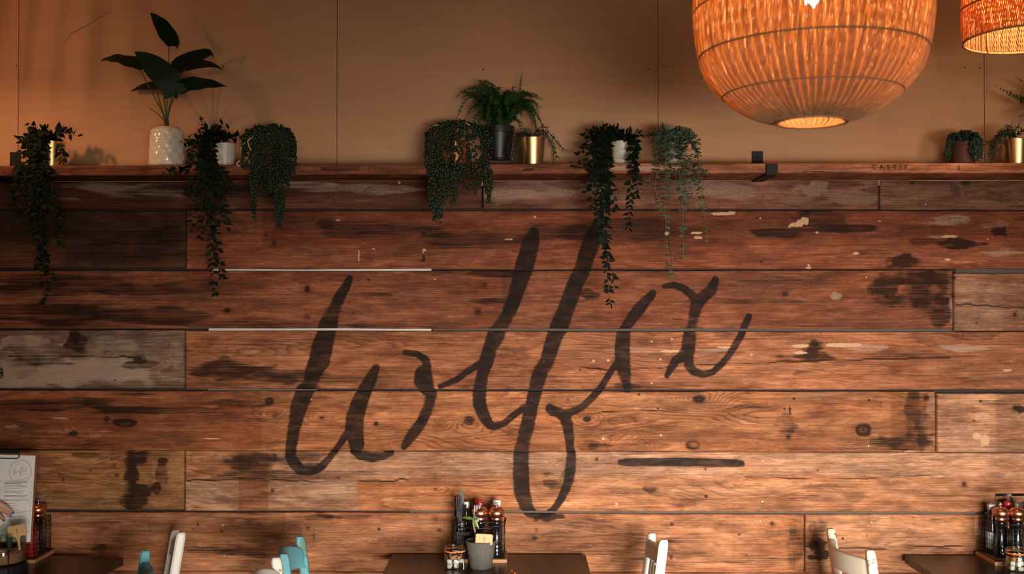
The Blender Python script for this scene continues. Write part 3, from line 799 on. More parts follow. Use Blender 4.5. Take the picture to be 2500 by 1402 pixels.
# steel strap brackets: plate up the wall, strap under the board, lip in front
for bx in (1849, 38):
    xc = at(bx, 385, .006).x; w = .0215; t = .005
    bl = MB()
    zb = Z_SH - SH_T - (.0015 if bx > 1000 else .007)
    bl.box(xc - w, xc + w, .0025, .0078, zb - .0, Z_SH + .077, .0022)
    bl.box(xc - w, xc + w, SH_F - t - .001, .0078, zb - t, zb, .0015)
    bl.box(xc - w, xc + w, SH_F - t - .004, SH_F - .0035, zb - t, Z_SH - .004, .0022)
    br = bl.build('bracket', M_BLACKM, shelf)
    sc = MB().lathe([(.004, 0), (.004, .0015), (.002, .0025)], 10)
    o = sc.build('bolt', M_BLACKM, br); o.location = (xc, .0025, Z_SH + .055); o.rotation_euler = (PI / 2, 0, 0)

# ------------------------------------------------------------------ rattan pendants


def cane_material(name, c_dif, c_tr, mixv):
    m, nt, b, out = nmat(name)
    n = noise_tex(nt, 1.0, detail=4, stretch=(60, 60, 12))
    c = mixrgb(nt, maprange(nt, n, .3, .7), tuple(x * .72 for x in c_dif), tuple(min(1, x * 1.2) for x in c_dif))
    nt.links.new(c, b.inputs['Base Color'])
    b.inputs['Roughness'].default_value = .55
    b.inputs['Specular IOR Level'].default_value = .35
    tr = nt.nodes.new('ShaderNodeBsdfTranslucent'); tr.inputs[0].default_value = (*c_tr, 1)
    mx = nt.nodes.new('ShaderNodeMixShader'); mx.inputs[0].default_value = mixv
    nt.links.new(b.outputs[0], mx.inputs[1]); nt.links.new(tr.outputs[0], mx.inputs[2])
    nt.links.new(mx.outputs[0], out.inputs[0])
    return m


M_CANE = cane_material('rattan_cane', (.80, .53, .28), (.95, .56, .21), .45)
M_CANE2 = cane_material('rattan_cane_dark', (.66, .31, .115), (.84, .32, .075), .42)
M_HOOP = simple('rattan_hoop', (.46, .22, .09), .6)
M_CORD = simple('fabric_cord', (.02, .018, .016), .7)
m_, nt_, b_, o_ = nmat('lit_bulb')
b_.inputs['Base Color'].default_value = (1, .8, .5, 1)
b_.inputs['Emission Color'].default_value = (1.0, .73, .41, 1)
M_BULB = m_
BULB_N = b_


def lamp(loc, prof, hoops, nstr, twist, wid, mcane, label, bulb_z, bulb_w, seed, rib=8, mbulb=None):
    """prof: (r, z) bottom to top relative to loc"""
    rs = random.Random(seed)
    root = empty('pendant_lamp', loc)
    tag(root, label, 'pendant lamp')
    pr = np.array(prof); L = np.concatenate([[0], np.cumsum(np.hypot(*np.diff(pr, axis=0).T))]); L /= L[-1]
    cm = catmull([Vector((p[0], 0, p[1])) for p in prof], 8)
    NS = 30
    cl = [0]
    for a, b in zip(cm[:-1], cm[1:]): cl.append(cl[-1] + (b - a).length)
    cl = np.array(cl) / cl[-1]
    tt = np.linspace(0, 1, NS)
    R = np.interp(tt, cl, [p.x for p in cm]); Z = np.interp(tt, cl, [p.z for p in cm])
    mb = MB()
    for layer in range(2):
        for s in range(nstr):
            th0 = 2 * PI * (s + rs.uniform(-.05, .05)) / nstr + layer * .013
            w = wid * rs.uniform(.88, 1.1) * .5; tw = twist * (1 if layer == 0 else -.35) * rs.uniform(.985, 1.015)
            off = (.0018 if layer == 0 else -.0018) + rs.uniform(-.0008, .0008)
            wob = rs.uniform(-.003, .003); wf = rs.uniform(3, 7)
            if layer == 1 and s % 4 == 0: continue
            vs = []
            for i in range(NS):
                th = th0 + tw * tt[i] + wob * math.sin(wf * tt[i] * PI)
                ct, st = math.cos(th), math.sin(th)
                r = R[i] + off
                for (dw, dr) in ((-w, 0), (0, .0011), (w, 0), (0, -.0011)):
                    vs.append(((r + dr) * ct - dw * st, (r + dr) * st + dw * ct, Z[i]))
            fs = []
            for i in range(NS - 1):
                for k in range(4):
                    fs.append((i * 4 + k, i * 4 + (k + 1) % 4, i * 4 + 4 + (k + 1) % 4, i * 4 + 4 + k))
            mb.add(vs, fs, True)
    o = mb.build('woven_cane_shade', mcane, root); o['kind'] = 'stuff'
    for (hz, thick) in hoops:
        hr = float(np.interp(hz, Z, R))
        pts = [(hr * math.cos(2 * PI * k / 64) * 1.004, hr * math.sin(2 * PI * k / 64) * 1.004, hz) for k in range(64)]
        MB().tube(pts, thick, 6, closed=True).build('hoop', M_HOOP, root)
    for k in range(rib):
        th = 2 * PI * (k + .35) / rib
        MB().tube([((R[i] - .006) * math.cos(th), (R[i] - .006) * math.sin(th), Z[i]) for i in range(NS)], .0026, 5).build('rib', mcane, root)
    zt = Z[-1]
    MB().lathe([(R[-1] * 1.02, 0), (R[-1] * 1.02, .006), (.03, .012), (.012, .02)], 24, (0, 0, zt)).build('top_cap', M_HOOP, root)
    MB().tube([(0, 0, zt + .015), (0, 0, 3.60 - loc[2])], .0035, 6).build('cord', M_CORD, root)
    MB().tube([(0, 0, zt + .01), (0, 0, bulb_z + .17)], .0035, 6).build('inner_cord', M_CORD, root)
    MB().lathe([(.016, .075), (.021, .08), (.021, .13), (.014, .165), (.006, .175)], 16, (0, 0, bulb_z)).build('lamp_holder', M_CORD, root)
    MB().lathe([(.001, -.046), (bulb_w * .6, -.04), (bulb_w, -.022), (bulb_w * 1.04, 0), (bulb_w * .9, .03), (bulb_w * .62, .06), (.013, .078)], 18, (0, 0, bulb_z)).build('bulb', mbulb or M_BULB, root)
    return root


BULB_N.inputs['Emission Strength'].default_value = 340.0
M_BULB2 = M_BULB.copy(); M_BULB2.name = 'lit_bulb_warm'
M_BULB2.node_tree.nodes['Principled BSDF'].inputs['Emission Strength'].default_value = 470.0
M_BULB2.node_tree.nodes['Principled BSDF'].inputs['Emission Color'].default_value = (1.0, .55, .28, 1)
Y1 = -1.30
c1 = at(1981, 300, Y1)
s1 = pxm(Y1)
LB = {}
p1 = [(79, 0), (145, 20), (204, 60), (248, 110), (268, 160), (280, 235), (282, 300), (275, 380), (240, 460), (180, 530), (110, 575), (60, 590)]
lamp((c1.x, Y1, c1.z), [(r * s1, z * s1) for r, z in p1], [(0.002, .004), (68 * s1, .0027), (165 * s1, .0027), (275 * s1, .0027), (400 * s1, .0027), (520 * s1, .0027)], 290, .42, .0054, M_CANE,
     'large round woven rattan pendant lamp with a lit bulb and small bottom opening', 322 * s1, .021, 5)
Y2 = -0.70
c2 = at(2515, 96, Y2)
lamp((c2.x, Y2, c2.z), [(.199, 0), (.203, .05), (.204, .11), (.196, .19), (.17, .26), (.12, .32), (.06, .35), (.04, .36)], [(0.001, .004), (.108, .0035), (.22, .0035)], 190, .6, .0042, M_CANE2,
     'smaller woven rattan pendant lamp with a wide open bottom', .16, .017, 6)
c3 = at(-270, 50, Y2)
lamp((c3.x, Y2, c3.z), [(.199, 0), (.203, .05), (.204, .11), (.196, .19), (.17, .26), (.12, .32), (.06, .35), (.04, .36)], [(0.001, .004), (.108, .0035), (.22, .0035)], 150, .6, .0046, M_CANE2,
     'woven rattan pendant lamp hanging beyond the tall leafy plant', .05, .017, 7, mbulb=M_BULB2)

# ------------------------------------------------------------------ plants on the shelf


def leaf_mat(name, col, tr=.25, rough=.45, var=.35, scale=40.0, spec=.4):
    m, nt, b, out = nmat(name)
    n = noise_tex(nt, scale)
    oi = nt.nodes.new('ShaderNodeObjectInfo')
    c = mixrgb(nt, n, tuple(x * (1 - var) for x in col), tuple(x * (1 + var) for x in col))
    c = mixrgb(nt, oi.outputs['Random'], c, mixrgb(nt, 1.0, c, (1.45, 1.35, 1.2), 'MULTIPLY'))
    nt.links.new(c, b.inputs['Base Color'])
    b.inputs['Roughness'].default_value = rough
    b.inputs['Specular IOR Level'].default_value = spec
    t = nt.nodes.new('ShaderNodeBsdfTranslucent')
    t.inputs[0].default_value = (col[0] * 1.6, col[1] * 1.7, col[2] * 1.0, 1)
    mx = nt.nodes.new('ShaderNodeMixShader'); mx.inputs[0].default_value = tr
    nt.links.new(b.outputs[0], mx.inputs[1]); nt.links.new(t.outputs[0], mx.inputs[2]); nt.links.new(mx.outputs[0], out.inputs[0])
    return m


M_LEAF_DK = leaf_mat('vine_leaf_dark', (.0048, .0095, .0048), .10, .6, .35, 40, .10)
M_LEAF_BIG = leaf_mat('broad_leaf_green', (.008, .020, .010), .12, .5, scale=8, spec=.2)
M_EUCA = leaf_mat('eucalyptus_leaf', (.092, .128, .084), .2, .6, .2)
M_PEARL = leaf_mat('pearl_leaf', (.0055, .020, .0065), .1, .36, .4, 60)
M_PEARL2 = leaf_mat('pearl_leaf_olive', (.011, .023, .008), .1, .36, .4, 60)
M_FERN = leaf_mat('fern_green', (.020, .055, .010), .3, .55, .35, 30)
M_RHIP = leaf_mat('thin_succulent_green', (.014, .026, .011), .15, .5)
M_SUCC = leaf_mat('small_succulent_green', (.008, .022, .011), .1, .45)
M_STEM = simple('vine_stem', (.022, .022, .012), .6)
M_STEM_G = simple('green_stem', (.055, .085, .022), .5)
M_STEM_E = simple('eucalyptus_stem', (.16, .17, .11), .6)
M_SOIL = simple('potting_soil', (.022, .014, .010), .95, var=.5, scale=120, bump=.4)
M_GOLD = simple('brushed_gold', (.80, .56, .26), .30, 1.0, var=.06, stretch=(1, 1, 30))
M_WHITEC = simple('white_ceramic', (.62, .56, .47), .35, var=.04)
M_VASE = simple('glossy_cream_ceramic', (.72, .62, .50), .14, var=.04, spec=.6)
M_BLACKP = simple('black_plastic_pot', (.008, .008, .011), .42, var=.2)
M_TERRA = simple('terracotta', (.32, .105, .045), .75, var=.2, bump=.1)
M_DKTERRA = simple('dark_red_clay', (.075, .019, .013), .7, var=.25)
M_COPPERP = simple('hammered_copper_pot', (.62, .20, .09), .4, .6, var=.3, scale=60, bump=.5)
M_ROPE = simple('cotton_rope', (.52, .36, .22), .9, var=.2, scale=200, bump=.4)
M_SHEATH = simple('dry_sheath', (.075, .022, .012), .7)


def shift(mb, off):
    mb.v = [(p[0] - off[0], p[1] - off[1], p[2] - off[2]) for p in mb.v]
    return mb


def leaf_shape(width, fold, curl, name, mat, pointed=True, n=5):
    """leaf of length 1 along +X, its face up +Z"""
    vs = []; fs = []
    for i in range(n + 1):
        t = i / n
        if pointed: w = width * math.sin(PI * min(1, t ** .75)) * (1 - .25 * t) + .012
        else: w = width * math.sqrt(max(0, 1 - (2 * t - 1) ** 2)) + .015
        if i == n: w = .01
        z = -curl * t * t
        vs += [(t, -w, z + fold * w), (t, 0, z), (t, w, z + fold * w)]
    for i in range(n):
        a = i * 3
        fs += [(a, a + 3, a + 4, a + 1), (a + 1, a + 4, a + 5, a + 2)]
    mb = MB(); mb.add(vs, fs, True)
    me = mb.mesh(name); me.materials.append(mat)
    return me


def orient(d, nrm):
    x = Vector(d).normalized()
    z = Vector(nrm); z = z - x * z.dot(x)
    z = z.normalized() if z.length > 1e-4 else x.orthogonal().normalized()
    y = z.cross(x)
    return Matrix((x, y, z)).transposed()


def pot_lathe(root, name, mat, r_top, r_bot, h, rim=None, wall_t=.004, n=40, soil=True):
    rb, rt = r_bot, r_top
    def side(r0, z0, r1, z1):
        k = (r1 - r0) / (z1 - z0)
        return [(r0 + k * (z - z0), z) for z in (z0, z0 + .0012, z0 + .004, (z0 + z1) / 2, z1 - .004, z1 - .0012, z1)]
    if rim is None: prof = [(rb * .9, 0), (rb * .97, 0)] + side(rb, .0008, rt, h)
    else: prof = [(rb * .9, 0), (rb * .97, 0)] + side(rb, .0008, rt * .93, h - rim) + [(rt * .985, h - rim)] + side(rt, h - rim + .0006, rt, h)
    prof += [(rt - wall_t * .5, h + .0004), (rt - wall_t, h), (rt - wall_t - .001, h * .82)]
    o = MB().lathe(prof, n, cap1=True).build(name, mat, root)
    if soil:
        MB().lathe([(rt - wall_t - .0015, h * .80), (rt - wall_t - .0015, h * .84), (.5 * rt, h * .86), (.001, h * .87)], 24).build('soil', M_SOIL, root)
    return o


def plant_root(name, px, Yc, label, cat='plant', group=None, z=None):
    p = at(px, 400, Yc)
    loc = (p.x, Yc, Z_SH if z is None else z)
    r = empty(name, loc)
    tag(r, label, cat, group)
    return r


def strand_pts(spec, off):
    """spec: list of (px, py, Y)"""
    return catmull([at(*s) - Vector(off) for s in spec], 6)


def place_leaf(me, p, d, nrm, s, parent, name='leaf'):
    o = bpy.data.objects.new(name, me)
    COL.objects.link(o)
    o.parent = parent
    R = orient(d, nrm).to_4x4()
    o.matrix_local = Matrix.Translation(p) @ R @ Matrix.Scale(s, 4)
    return o


def vine(root, strands, leaf_mes, lmin, lmax, gap, seed, mstem, thick=.0011, taper=.3, euca=False, maxn=290):
    """stems with leaves; the largest leaves are parts of their own, the rest one joined part"""
    rs = random.Random(seed)
    off = root.location
    todo = []
    for spec in strands:
        pts = strand_pts(spec, off)
        mb = MB(); mb.tube(pts, [thick * (1 - .5 * i / len(pts)) for i in range(len(pts))], 5)
        st = mb.build('stem', mstem, root)
        acc = rs.uniform(0, gap)
        total = sum((b - a).length for a, b in zip(pts[:-1], pts[1:])); run = 0
        side = 1
        for a, b in zip(pts[:-1], pts[1:]):
            seg = (b - a).length; run += seg
            acc += seg
            while acc > gap:
                acc -= gap
                t = (b - a).normalized()
                s = rs.uniform(lmin, lmax) * (1.0 - taper * run / total)
                p = a.lerp(b, rs.random())
                if euca:
                    ang = rs.uniform(0, PI)
                    u = t.orthogonal().normalized(); w = t.cross(u)
                    dd = (u * math.cos(ang) + w * math.sin(ang))
                    for sg in (1, -1):
                        d = dd * sg + t * .15 + Vector((0, 0, .1))
                        todo.append((s, rs.choice(leaf_mes), p + d.normalized() * .001, d, t * -1 + Vector((rs.uniform(-.5, .5), rs.uniform(-1.4, -.2), rs.uniform(-.3, .6))), st))
                else:
                    lat = Vector((t.z, 0, -t.x)); lat = lat.normalized() if lat.length > .1 else Vector((1, 0, 0))
                    d = lat * side * rs.uniform(.4, 1.0) + t * rs.uniform(.1, .9) + Vector((rs.uniform(-.35, .35), rs.uniform(-.55, .15), rs.uniform(-.25, .25)))
                    side = -side if rs.random() < .85 else side
                    todo.append((s, rs.choice(leaf_mes), p, d, Vector((rs.uniform(-.7, .7), rs.uniform(-1.1, -.2), rs.uniform(-.1, .9))), st))
    todo.sort(key=lambda q: -q[0])
    for (s, me, p, d, nrm, st) in todo[:maxn]:
        place_leaf(me, p, d, nrm, s, st)
    if len(todo) > maxn:
        mb = MB()
        for (s, me, p, d, nrm, st) in todo[maxn:]:
            M = Matrix.Translation(p) @ orient(d, nrm).to_4x4() @ Matrix.Scale(s, 4)
            mb.add([v.co for v in me.vertices], [tuple(f.vertices) for f in me.polygons], True, M)
        o = mb.build('small_leaves', todo[0][1].materials[0], root); o['kind'] = 'stuff'
    return len(todo)


VL = [leaf_shape(.27, .25, .12, 'leaf', M_LEAF_DK), leaf_shape(.30, -.2, .3, 'leaf', M_LEAF_DK), leaf_shape(.24, .4, -.1, 'leaf', M_LEAF_DK), leaf_shape(.33, .1, .2, 'leaf', M_LEAF_DK)]
EL = [leaf_shape(.42, .12, .05, 'leaf', M_EUCA, False), leaf_shape(.46, -.1, .15, 'leaf', M_EUCA, False)]
YF = SH_F - .018        # plane in front of the shelf edge


def hang(start, over, end, sway=0, Ys=-.12):
    (sx, sy), (ox, oy), (ex, ey) = start, over, end
    mx = ox + (ex - ox) * .25
    return [(sx, sy, Ys), ((sx + ox) / 2, min(sy, oy) - 8, -.16), (ox, oy, -.205), (mx, max(408, oy + 40), YF), ((mx + ex) / 2 + sway, (max(408, oy + 40) + ey) / 2, YF - .004), (ex, ey, YF - .002)]


def sprig(start, mid, end, Ys=-.12, Ye=-.15):
    return [(*start, Ys), (*mid, (Ys + Ye) / 2), (*end, Ye)]


# --- 1: gold pot, dark trailing vine
r = plant_root('potted_vine', 126, -.125, 'dark trailing vine in a gold pot beside the cream bumpy vase', 'plant')
pot_lathe(r, 'pot', M_GOLD, .049, .040, .096)
S = (124, 345)
st = [hang(S, (70, 335), (40, 545), -6), hang(S, (55, 350), (24, 500), -4), hang(S, (85, 330), (70, 570), 5), hang(S, (95, 335), (95, 660), -8), hang(S, (100, 340), (112, 738), -6), hang(S, (75, 345), (128, 690), -14),
      hang(S, (88, 350), (140, 570), 6), hang(S, (100, 352), (150, 600), 4), hang(S, (92, 345), (55, 490), 4), hang(S, (95, 350), (108, 520), 8), hang(S, (85, 345), (86, 480), -6),
      sprig(S, (95, 320), (72, 301)), sprig(S, (85, 335), (45, 340)), sprig(S, (150, 325), (192, 333), -.12, -.11), sprig(S, (140, 318), (172, 315)), sprig(S, (110, 318), (118, 312)), sprig(S, (150, 370), (155, 395), -.15, -.19)]
vine(r, st, VL, .030, .043, .0098, 21, M_STEM)

# --- 2: cream bumpy vase with broad leaves
r = plant_root('potted_broadleaf_plant', 408, -.112, 'tall broad-leaved plant in a cream bumpy ceramic vase', 'plant')
prof = []
HV = .152
for i in range(41):
    t = i / 40
    rr = .0655 - .0085 * t ** 2 - (.010 * max(0, t - .92) / .08 if t > .92 else 0) - (.004 * (1 - t / .05) if t < .05 else 0)
    prof.append((rr, HV * t))


def dimple(a, z, i):
    t = z / HV
    if t < .04 or t > .95: return 0
    row = t * 6.0
    k = a / (2 * PI) * 10
    best = 0
    for rr in (math.floor(row) - .5, math.floor(row) + .5, math.floor(row) + 1.5):
        sh = .5 if int(math.floor(rr)) % 2 else 0
        fx = ((k + sh) % 1) - .5; fz = (row - rr)
        best = max(best, 1 - (fx * fx * 3.6 + fz * fz * 1.5))
    return .0034 * max(0, best)


vb = MB().lathe(prof + [(.044, HV - .001), (.042, HV - .02)], 132, bump=lambda a, z, i: dimple(a, z, i) if i <= 38 else 0)
vb.build('vase', M_VASE, r)
MB().lathe([(.0425, HV - .016), (.0425, HV - .012), (.02, HV - .010), (.001, HV - .010)], 24).build('soil', M_SOIL, r)


def blade(mid, vis, real, name='leaf', nseg=10, wavy=.0, lobe=False, tipw=0.0):
    """mid: (px, py, Y) along the midrib from base to tip; vis: half width seen in px; real: half width in metres"""
    off = r.location
    pts = catmull([at(*m) - Vector(off) for m in mid], 6)
    n = len(pts)
    vs = []; fs = []
    for i, p in enumerate(pts):
        t = i / (n - 1)
        a = pts[max(0, i - 1)]; b = pts[min(n - 1, i + 1)]
        tg = (b - a).normalized()
        img = Vector((tg.z, 0, -tg.x)); img = img.normalized() if img.length > .01 else Vector((0, 0, 1))
        prof_ = (math.sin(PI * (t * .93 + .07) ** .62)) ** .85 if t < .999 else 0.01
        prof_ = max(prof_, tipw * (1 - t))
        h = vis * pxm(-.15) * prof_
        dep = math.sqrt(max(0, real * real - (vis * pxm(-.15)) ** 2)) * prof_
        W = img * h + Vector((0, dep, 0)) * (1 if vis > 0 else -1)
        wv = wavy * math.sin(t * 19) * prof_
        vs += [p - W + Vector((0, 0, wv)), p - W * .5 + Vector((0, 0, -.001)), p, p + W * .5 + Vector((0, 0, -.001)), p + W + Vector((0, 0, -wv))]
    for i in range(n - 1):
        for k in range(4):
            a = i * 5 + k
            fs.append((a, a + 1, a + 6, a + 5))
    mb = MB(); mb.add(vs, fs, True)
    return mb.build(name, M_LEAF_BIG, r)


def petiole(spec, th=.0024, mat=None):
    off = r.location
    pts = catmull([at(*m) - Vector(off) for m in spec], 6)
    MB().tube(pts, [th * (1.15 - .45 * i / len(pts)) for i in range(len(pts))], 7).build('stem', mat or M_STEM_G, r)


base = (407, 303, -.112)
petiole([base, (408, 240, -.11), (411, 170, -.105), (413, 108, -.10)])
petiole([base, (392, 265, -.125), (365, 215, -.135), (340, 165, -.14)])
petiole([base, (397, 270, -.14), (385, 225, -.17), (400, 205, -.18)])
petiole([base, (414, 260, -.11), (430, 205, -.10), (452, 160, -.09)])
petiole([base, (416, 250, -.12), (436, 195, -.13), (460, 160, -.14)])
petiole([base, (416, 262, -.13), (432, 230, -.15), (455, 214, -.16)])
petiole([base, (403, 262, -.09), (398, 225, -.06), (392, 208, -.05)])
blade([(424, 112, -.10), (410, 85, -.102), (395, 60, -.10), (380, 42, -.09), (367, 31, -.08)], 17, .042, wavy=.002)
blade([(421, 96, -.10), (430, 110, -.10), (435, 119, -.10)], 5, .012)
blade([(352, 166, -.14), (320, 150, -.15), (285, 142, -.16), (262, 143, -.165), (245, 149, -.165)], 16, .042, wavy=.003)
blade([(430, 232, -.185), (405, 190, -.20), (375, 160, -.205), (350, 140, -.20), (329, 126, -.19)], 30, .048, tipw=.9)
blade([(425, 225, -.185), (430, 236, -.19), (432, 243, -.19)], 6, .012)
blade([(400, 207, -.05), (375, 208, -.03), (345, 212, -.02), (318, 224, -.015)], 15, .036, tipw=.7)
blade([(426, 162, -.09), (450, 148, -.08), (490, 133, -.07), (514, 128, -.06), (524, 148, -.055)], 9, .036, tipw=.8)
blade([(414, 174, -.14), (440, 163, -.15), (480, 156, -.15), (520, 158, -.145), (545, 171, -.14)], 8, .036, tipw=.5)
blade([(428, 220, -.16), (455, 207, -.17), (490, 203, -.175), (525, 205, -.17), (553, 211, -.16)], 12, .036, wavy=.002)
petiole([(404, 300, -.12), (392, 284, -.125), (378, 273, -.13), (365, 264, -.13)], .0018, M_SHEATH)
petiole([(407, 306, -.112), (407, 296, -.112), (407, 288, -.112)], .0085, M_SHEATH)

# --- 3: white pot, dark vine
r = plant_root('potted_vine', 549, -.115, 'dark trailing vine in a small white pot beside the cream bumpy vase', 'plant')
pot_lathe(r, 'pot', M_WHITEC, .042, .035, .090)
S = (545, 340)
st = [hang(S, (490, 340), (398, 428), -4), hang(S, (470, 355), (420, 415), 0), hang(S, (500, 345), (470, 560), -10), hang(S, (515, 345), (490, 590), -6), hang(S, (512, 350), (528, 724), -10), hang(S, (505, 350), (545, 690), -6), hang(S, (510, 350), (520, 640), 4),
      hang(S, (510, 355), (556, 560), 6), hang(S, (505, 352), (545, 540), 10), hang(S, (520, 350), (505, 520), -8), hang(S, (515, 360), (575, 480), 5), hang(S, (500, 360), (455, 480), -5), hang(S, (500, 355), (515, 500), 5), hang(S, (512, 358), (560, 450), 8),
      sprig(S, (510, 320), (486, 290)), sprig(S, (535, 318), (546, 300)), sprig(S, (555, 325), (560, 310)), sprig(S, (572, 335), (600, 326)), sprig(S, (490, 325), (465, 330)), sprig(S, (475, 345), (445, 350)), sprig(S, (520, 330), (515, 312))]
vine(r, st, VL, .026, .038, .0100, 33, M_STEM)

# --- 8: white pot, dark vine below which the word's long letter starts
r = plant_root('potted_vine', 1519, -.125, 'dark trailing vine in a white pot beside the grey-green eucalyptus', 'plant')
pot_lathe(r, 'pot', M_WHITEC, .043, .036, .094)
S = (1508, 336)
st = [hang(S, (1465, 330), (1432, 470), -6), hang(S, (1445, 345), (1396, 402), 0), hang(S, (1470, 330), (1466, 600), -8), hang(S, (1474, 340), (1490, 742), -10), hang(S, (1480, 345), (1500, 700), -18), hang(S, (1468, 350), (1484, 660), 4), hang(S, (1478, 345), (1505, 520), 0),
      hang(S, (1548, 350), (1552, 490), 6), hang(S, (1545, 352), (1535, 560), -2), hang(S, (1455, 350), (1448, 520), -6), hang(S, (1465, 345), (1478, 540), 4), hang(S, (1552, 352), (1556, 440), 4), hang(S, (1460, 350), (1455, 430), -8), hang(S, (1475, 350), (1470, 480), -4), hang(S, (1450, 352), (1440, 410), -4), hang(S, (1470, 352), (1480, 430), 0),
      sprig(S, (1470, 320), (1428, 322)), sprig(S, (1475, 315), (1473, 303)), sprig(S, (1510, 315), (1508, 308)), sprig(S, (1460, 330), (1424, 332)), sprig(S, (1540, 325), (1566, 328)), sprig(S, (1500, 322), (1495, 312)), sprig(S, (1450, 345), (1410, 380)), sprig(S, (1450, 330), (1440, 345)), sprig(S, (1460, 325), (1450, 360))]
vine(r, st, VL, .026, .038, .0098, 44, M_STEM)

# --- 9: eucalyptus
r = plant_root('potted_eucalyptus', 1645, -.12, 'grey-green trailing eucalyptus in a small white pot', 'plant')
pot_lathe(r, 'pot', M_WHITEC, .042, .034, .088)
S = (1645, 345)
st = [hang(S, (1610, 325), (1584, 455), -6), hang(S, (1600, 335), (1620, 520), -12), hang(S, (1622, 330), (1637, 682), -6), hang(S, (1635, 335), (1652, 440), 2), hang(S, (1655, 335), (1668, 632), 4), hang(S, (1665, 330), (1690, 515), 0), hang(S, (1690, 335), (1729, 590), 2), hang(S, (1675, 330), (1707, 470), 4), hang(S, (1660, 345), (1675, 520), -4), hang(S, (1625, 345), (1632, 450), -4), hang(S, (1700, 345), (1727, 430), 3),
      sprig(S, (1615, 325), (1585, 330)), sprig(S, (1645, 325), (1645, 312)), sprig(S, (1670, 325), (1695, 335)), sprig(S, (1600, 320), (1575, 335)), sprig(S, (1660, 320), (1680, 328))]
vine(r, st, EL, .021, .029, .0105, 55, M_STEM_E, .0010, .5, True)


def bead_cluster(r, strings, bead, gap, mat, seed, name='pearl_strings', elong=1.15, nu=6, nv=4):
    rs = random.Random(seed)
    mb = MB(); sm = MB()
    off = r.location
    for spec in strings:
        pts = catmull([at(*s) - Vector(off) for s in spec], 7)
        sm.tube(pts, .0006, 3)
        acc = 0
        for a, b in zip(pts[:-1], pts[1:]):
            acc += (b - a).length
            while acc > gap:
                acc -= gap
                p = a.lerp(b, rs.random()) + Vector((rs.uniform(-1, 1), rs.uniform(-1, .3), rs.uniform(-.5, .5))) * bead * .6
                q = bead * rs.uniform(.26, .62)
                mb.sphere(p, q, nu, nv, (1, 1, elong))
    o = mb.build(name, mat, r); o['kind'] = 'stuff'
    o2 = sm.build('string', M_STEM, r); o2['kind'] = 'stuff'


def dome_strings(cx, top, wid, bottoms, n, seed, Yc=-.12, drop=(430, 480)):
    rs = random.Random(seed)
    out = []
    for k in range(n):
        a = rs.uniform(-1, 1)
        x0 = cx + a * wid * .35 + rs.uniform(-6, 6); x1 = cx + a * wid * .5 + rs.uniform(-5, 5)
        ff = rs.random()
        yb = rs.uniform(*drop) - 30 * abs(a) ** 2
        Yo = YF - .002 + rs.uniform(-.012, .004)
        out.append([(x0, top + 14 + rs.uniform(0, 8), Yc + .02), (x0 + a * 6, top + rs.uniform(0, 6) + 14 * a * a, Yc - .03), (cx + a * wid * .48, top + 24 + 12 * a * a, Yc - .07), (x1, top + 70, Yo + .02), (x1, max(top + 105, 410), Yo), (x1 + rs.uniform(-4, 4), yb, Yo)])
    for k in range(n // 4):
        a = rs.choice((-1, 1)) * rs.uniform(.8, 1.0)
        x1 = cx + a * wid * .52
        out.append([(cx + a * wid * .3, top + 12, Yc), (x1, top + 30, Yc + rs.uniform(-.05, .05)), (x1 + rs.uniform(-3, 3), rs.uniform(370, 396), Yc + rs.uniform(-.05, .04))])
    for (bx, by, w, m) in bottoms:
        for k in range(m):
            x1 = bx + rs.uniform(-w, w)
            Yo = YF - .004 + rs.uniform(-.008, .004)
            out.append([(x1, 408, Yo), (x1 + rs.uniform(-4, 4), (408 + by) / 2, Yo), (bx + (x1 - bx) * .4, by - rs.uniform(0, 40), Yo)])
    return out


# --- 4: string of pearls with rope
r = plant_root('potted_string_of_pearls', 656, -.12, 'dense green string-of-pearls plant with cotton rope loops beside the small white pot', 'plant')
pot_lathe(r, 'pot', M_TERRA, .050, .040, .10, .02)
bead_cluster(r, dome_strings(657, 304, 122, [(622, 548, 13, 7), (683, 562, 14, 10), (660, 480, 34, 8), (705, 470, 8, 4)], 44, 3, drop=(420, 470)), .0095, .0078, M_PEARL, 1)
off = r.location
MB().tube(catmull([at(*p) - off for p in ((622, 333, -.19), (606, 343, -.215), (609, 360, -.22), (616, 372, -.215))], 6), .0026, 7).build('rope', M_ROPE, r)
MB().tube(catmull([at(*p) - off for p in ((616, 336, -.19), (598, 348, -.205), (588, 364, -.205), (596, 374, -.205), (612, 371, -.20))], 6), .0018, 7).build('rope', M_ROPE, r)
MB().tube(catmull([at(*p) - off for p in ((606, 392, -.20), (592, 391, -.225), (579, 398, -.232), (582, 405, -.235), (592, 402, -.232), (604, 394, -.215))], 6), .0030, 7).build('rope', M_ROPE, r)

# --- 5: olive string of pearls
r = plant_root('potted_string_of_pearls', 1112, -.12, 'wide olive string-of-pearls plant in a copper pot in front of the fern', 'plant')
pot_lathe(r, 'pot', M_COPPERP, .056, .046, .094)
bead_cluster(r, dome_strings(1116, 296, 162, [(1070, 548, 22, 14), (1110, 510, 12, 5), (1150, 475, 26, 8), (1192, 505, 9, 7), (1085, 490, 30, 6)], 30, 8, drop=(405, 450)), .0125, .0125, M_PEARL2, 2, nu=7)
off = r.location
MB().tube(catmull([at(*p) - off for p in ((1052, 322, -.13), (1052, 312, -.15), (1064, 306, -.17), (1080, 307, -.17), (1092, 314, -.16))], 6), .0026, 7).build('rope', M_ROPE, r)
MB().tube(catmull([at(*p) - off for p in ((1114, 300, -.13), (1128, 299, -.15), (1142, 303, -.17), (1152, 309, -.16))], 6), .0026, 7).build('rope', M_ROPE, r)


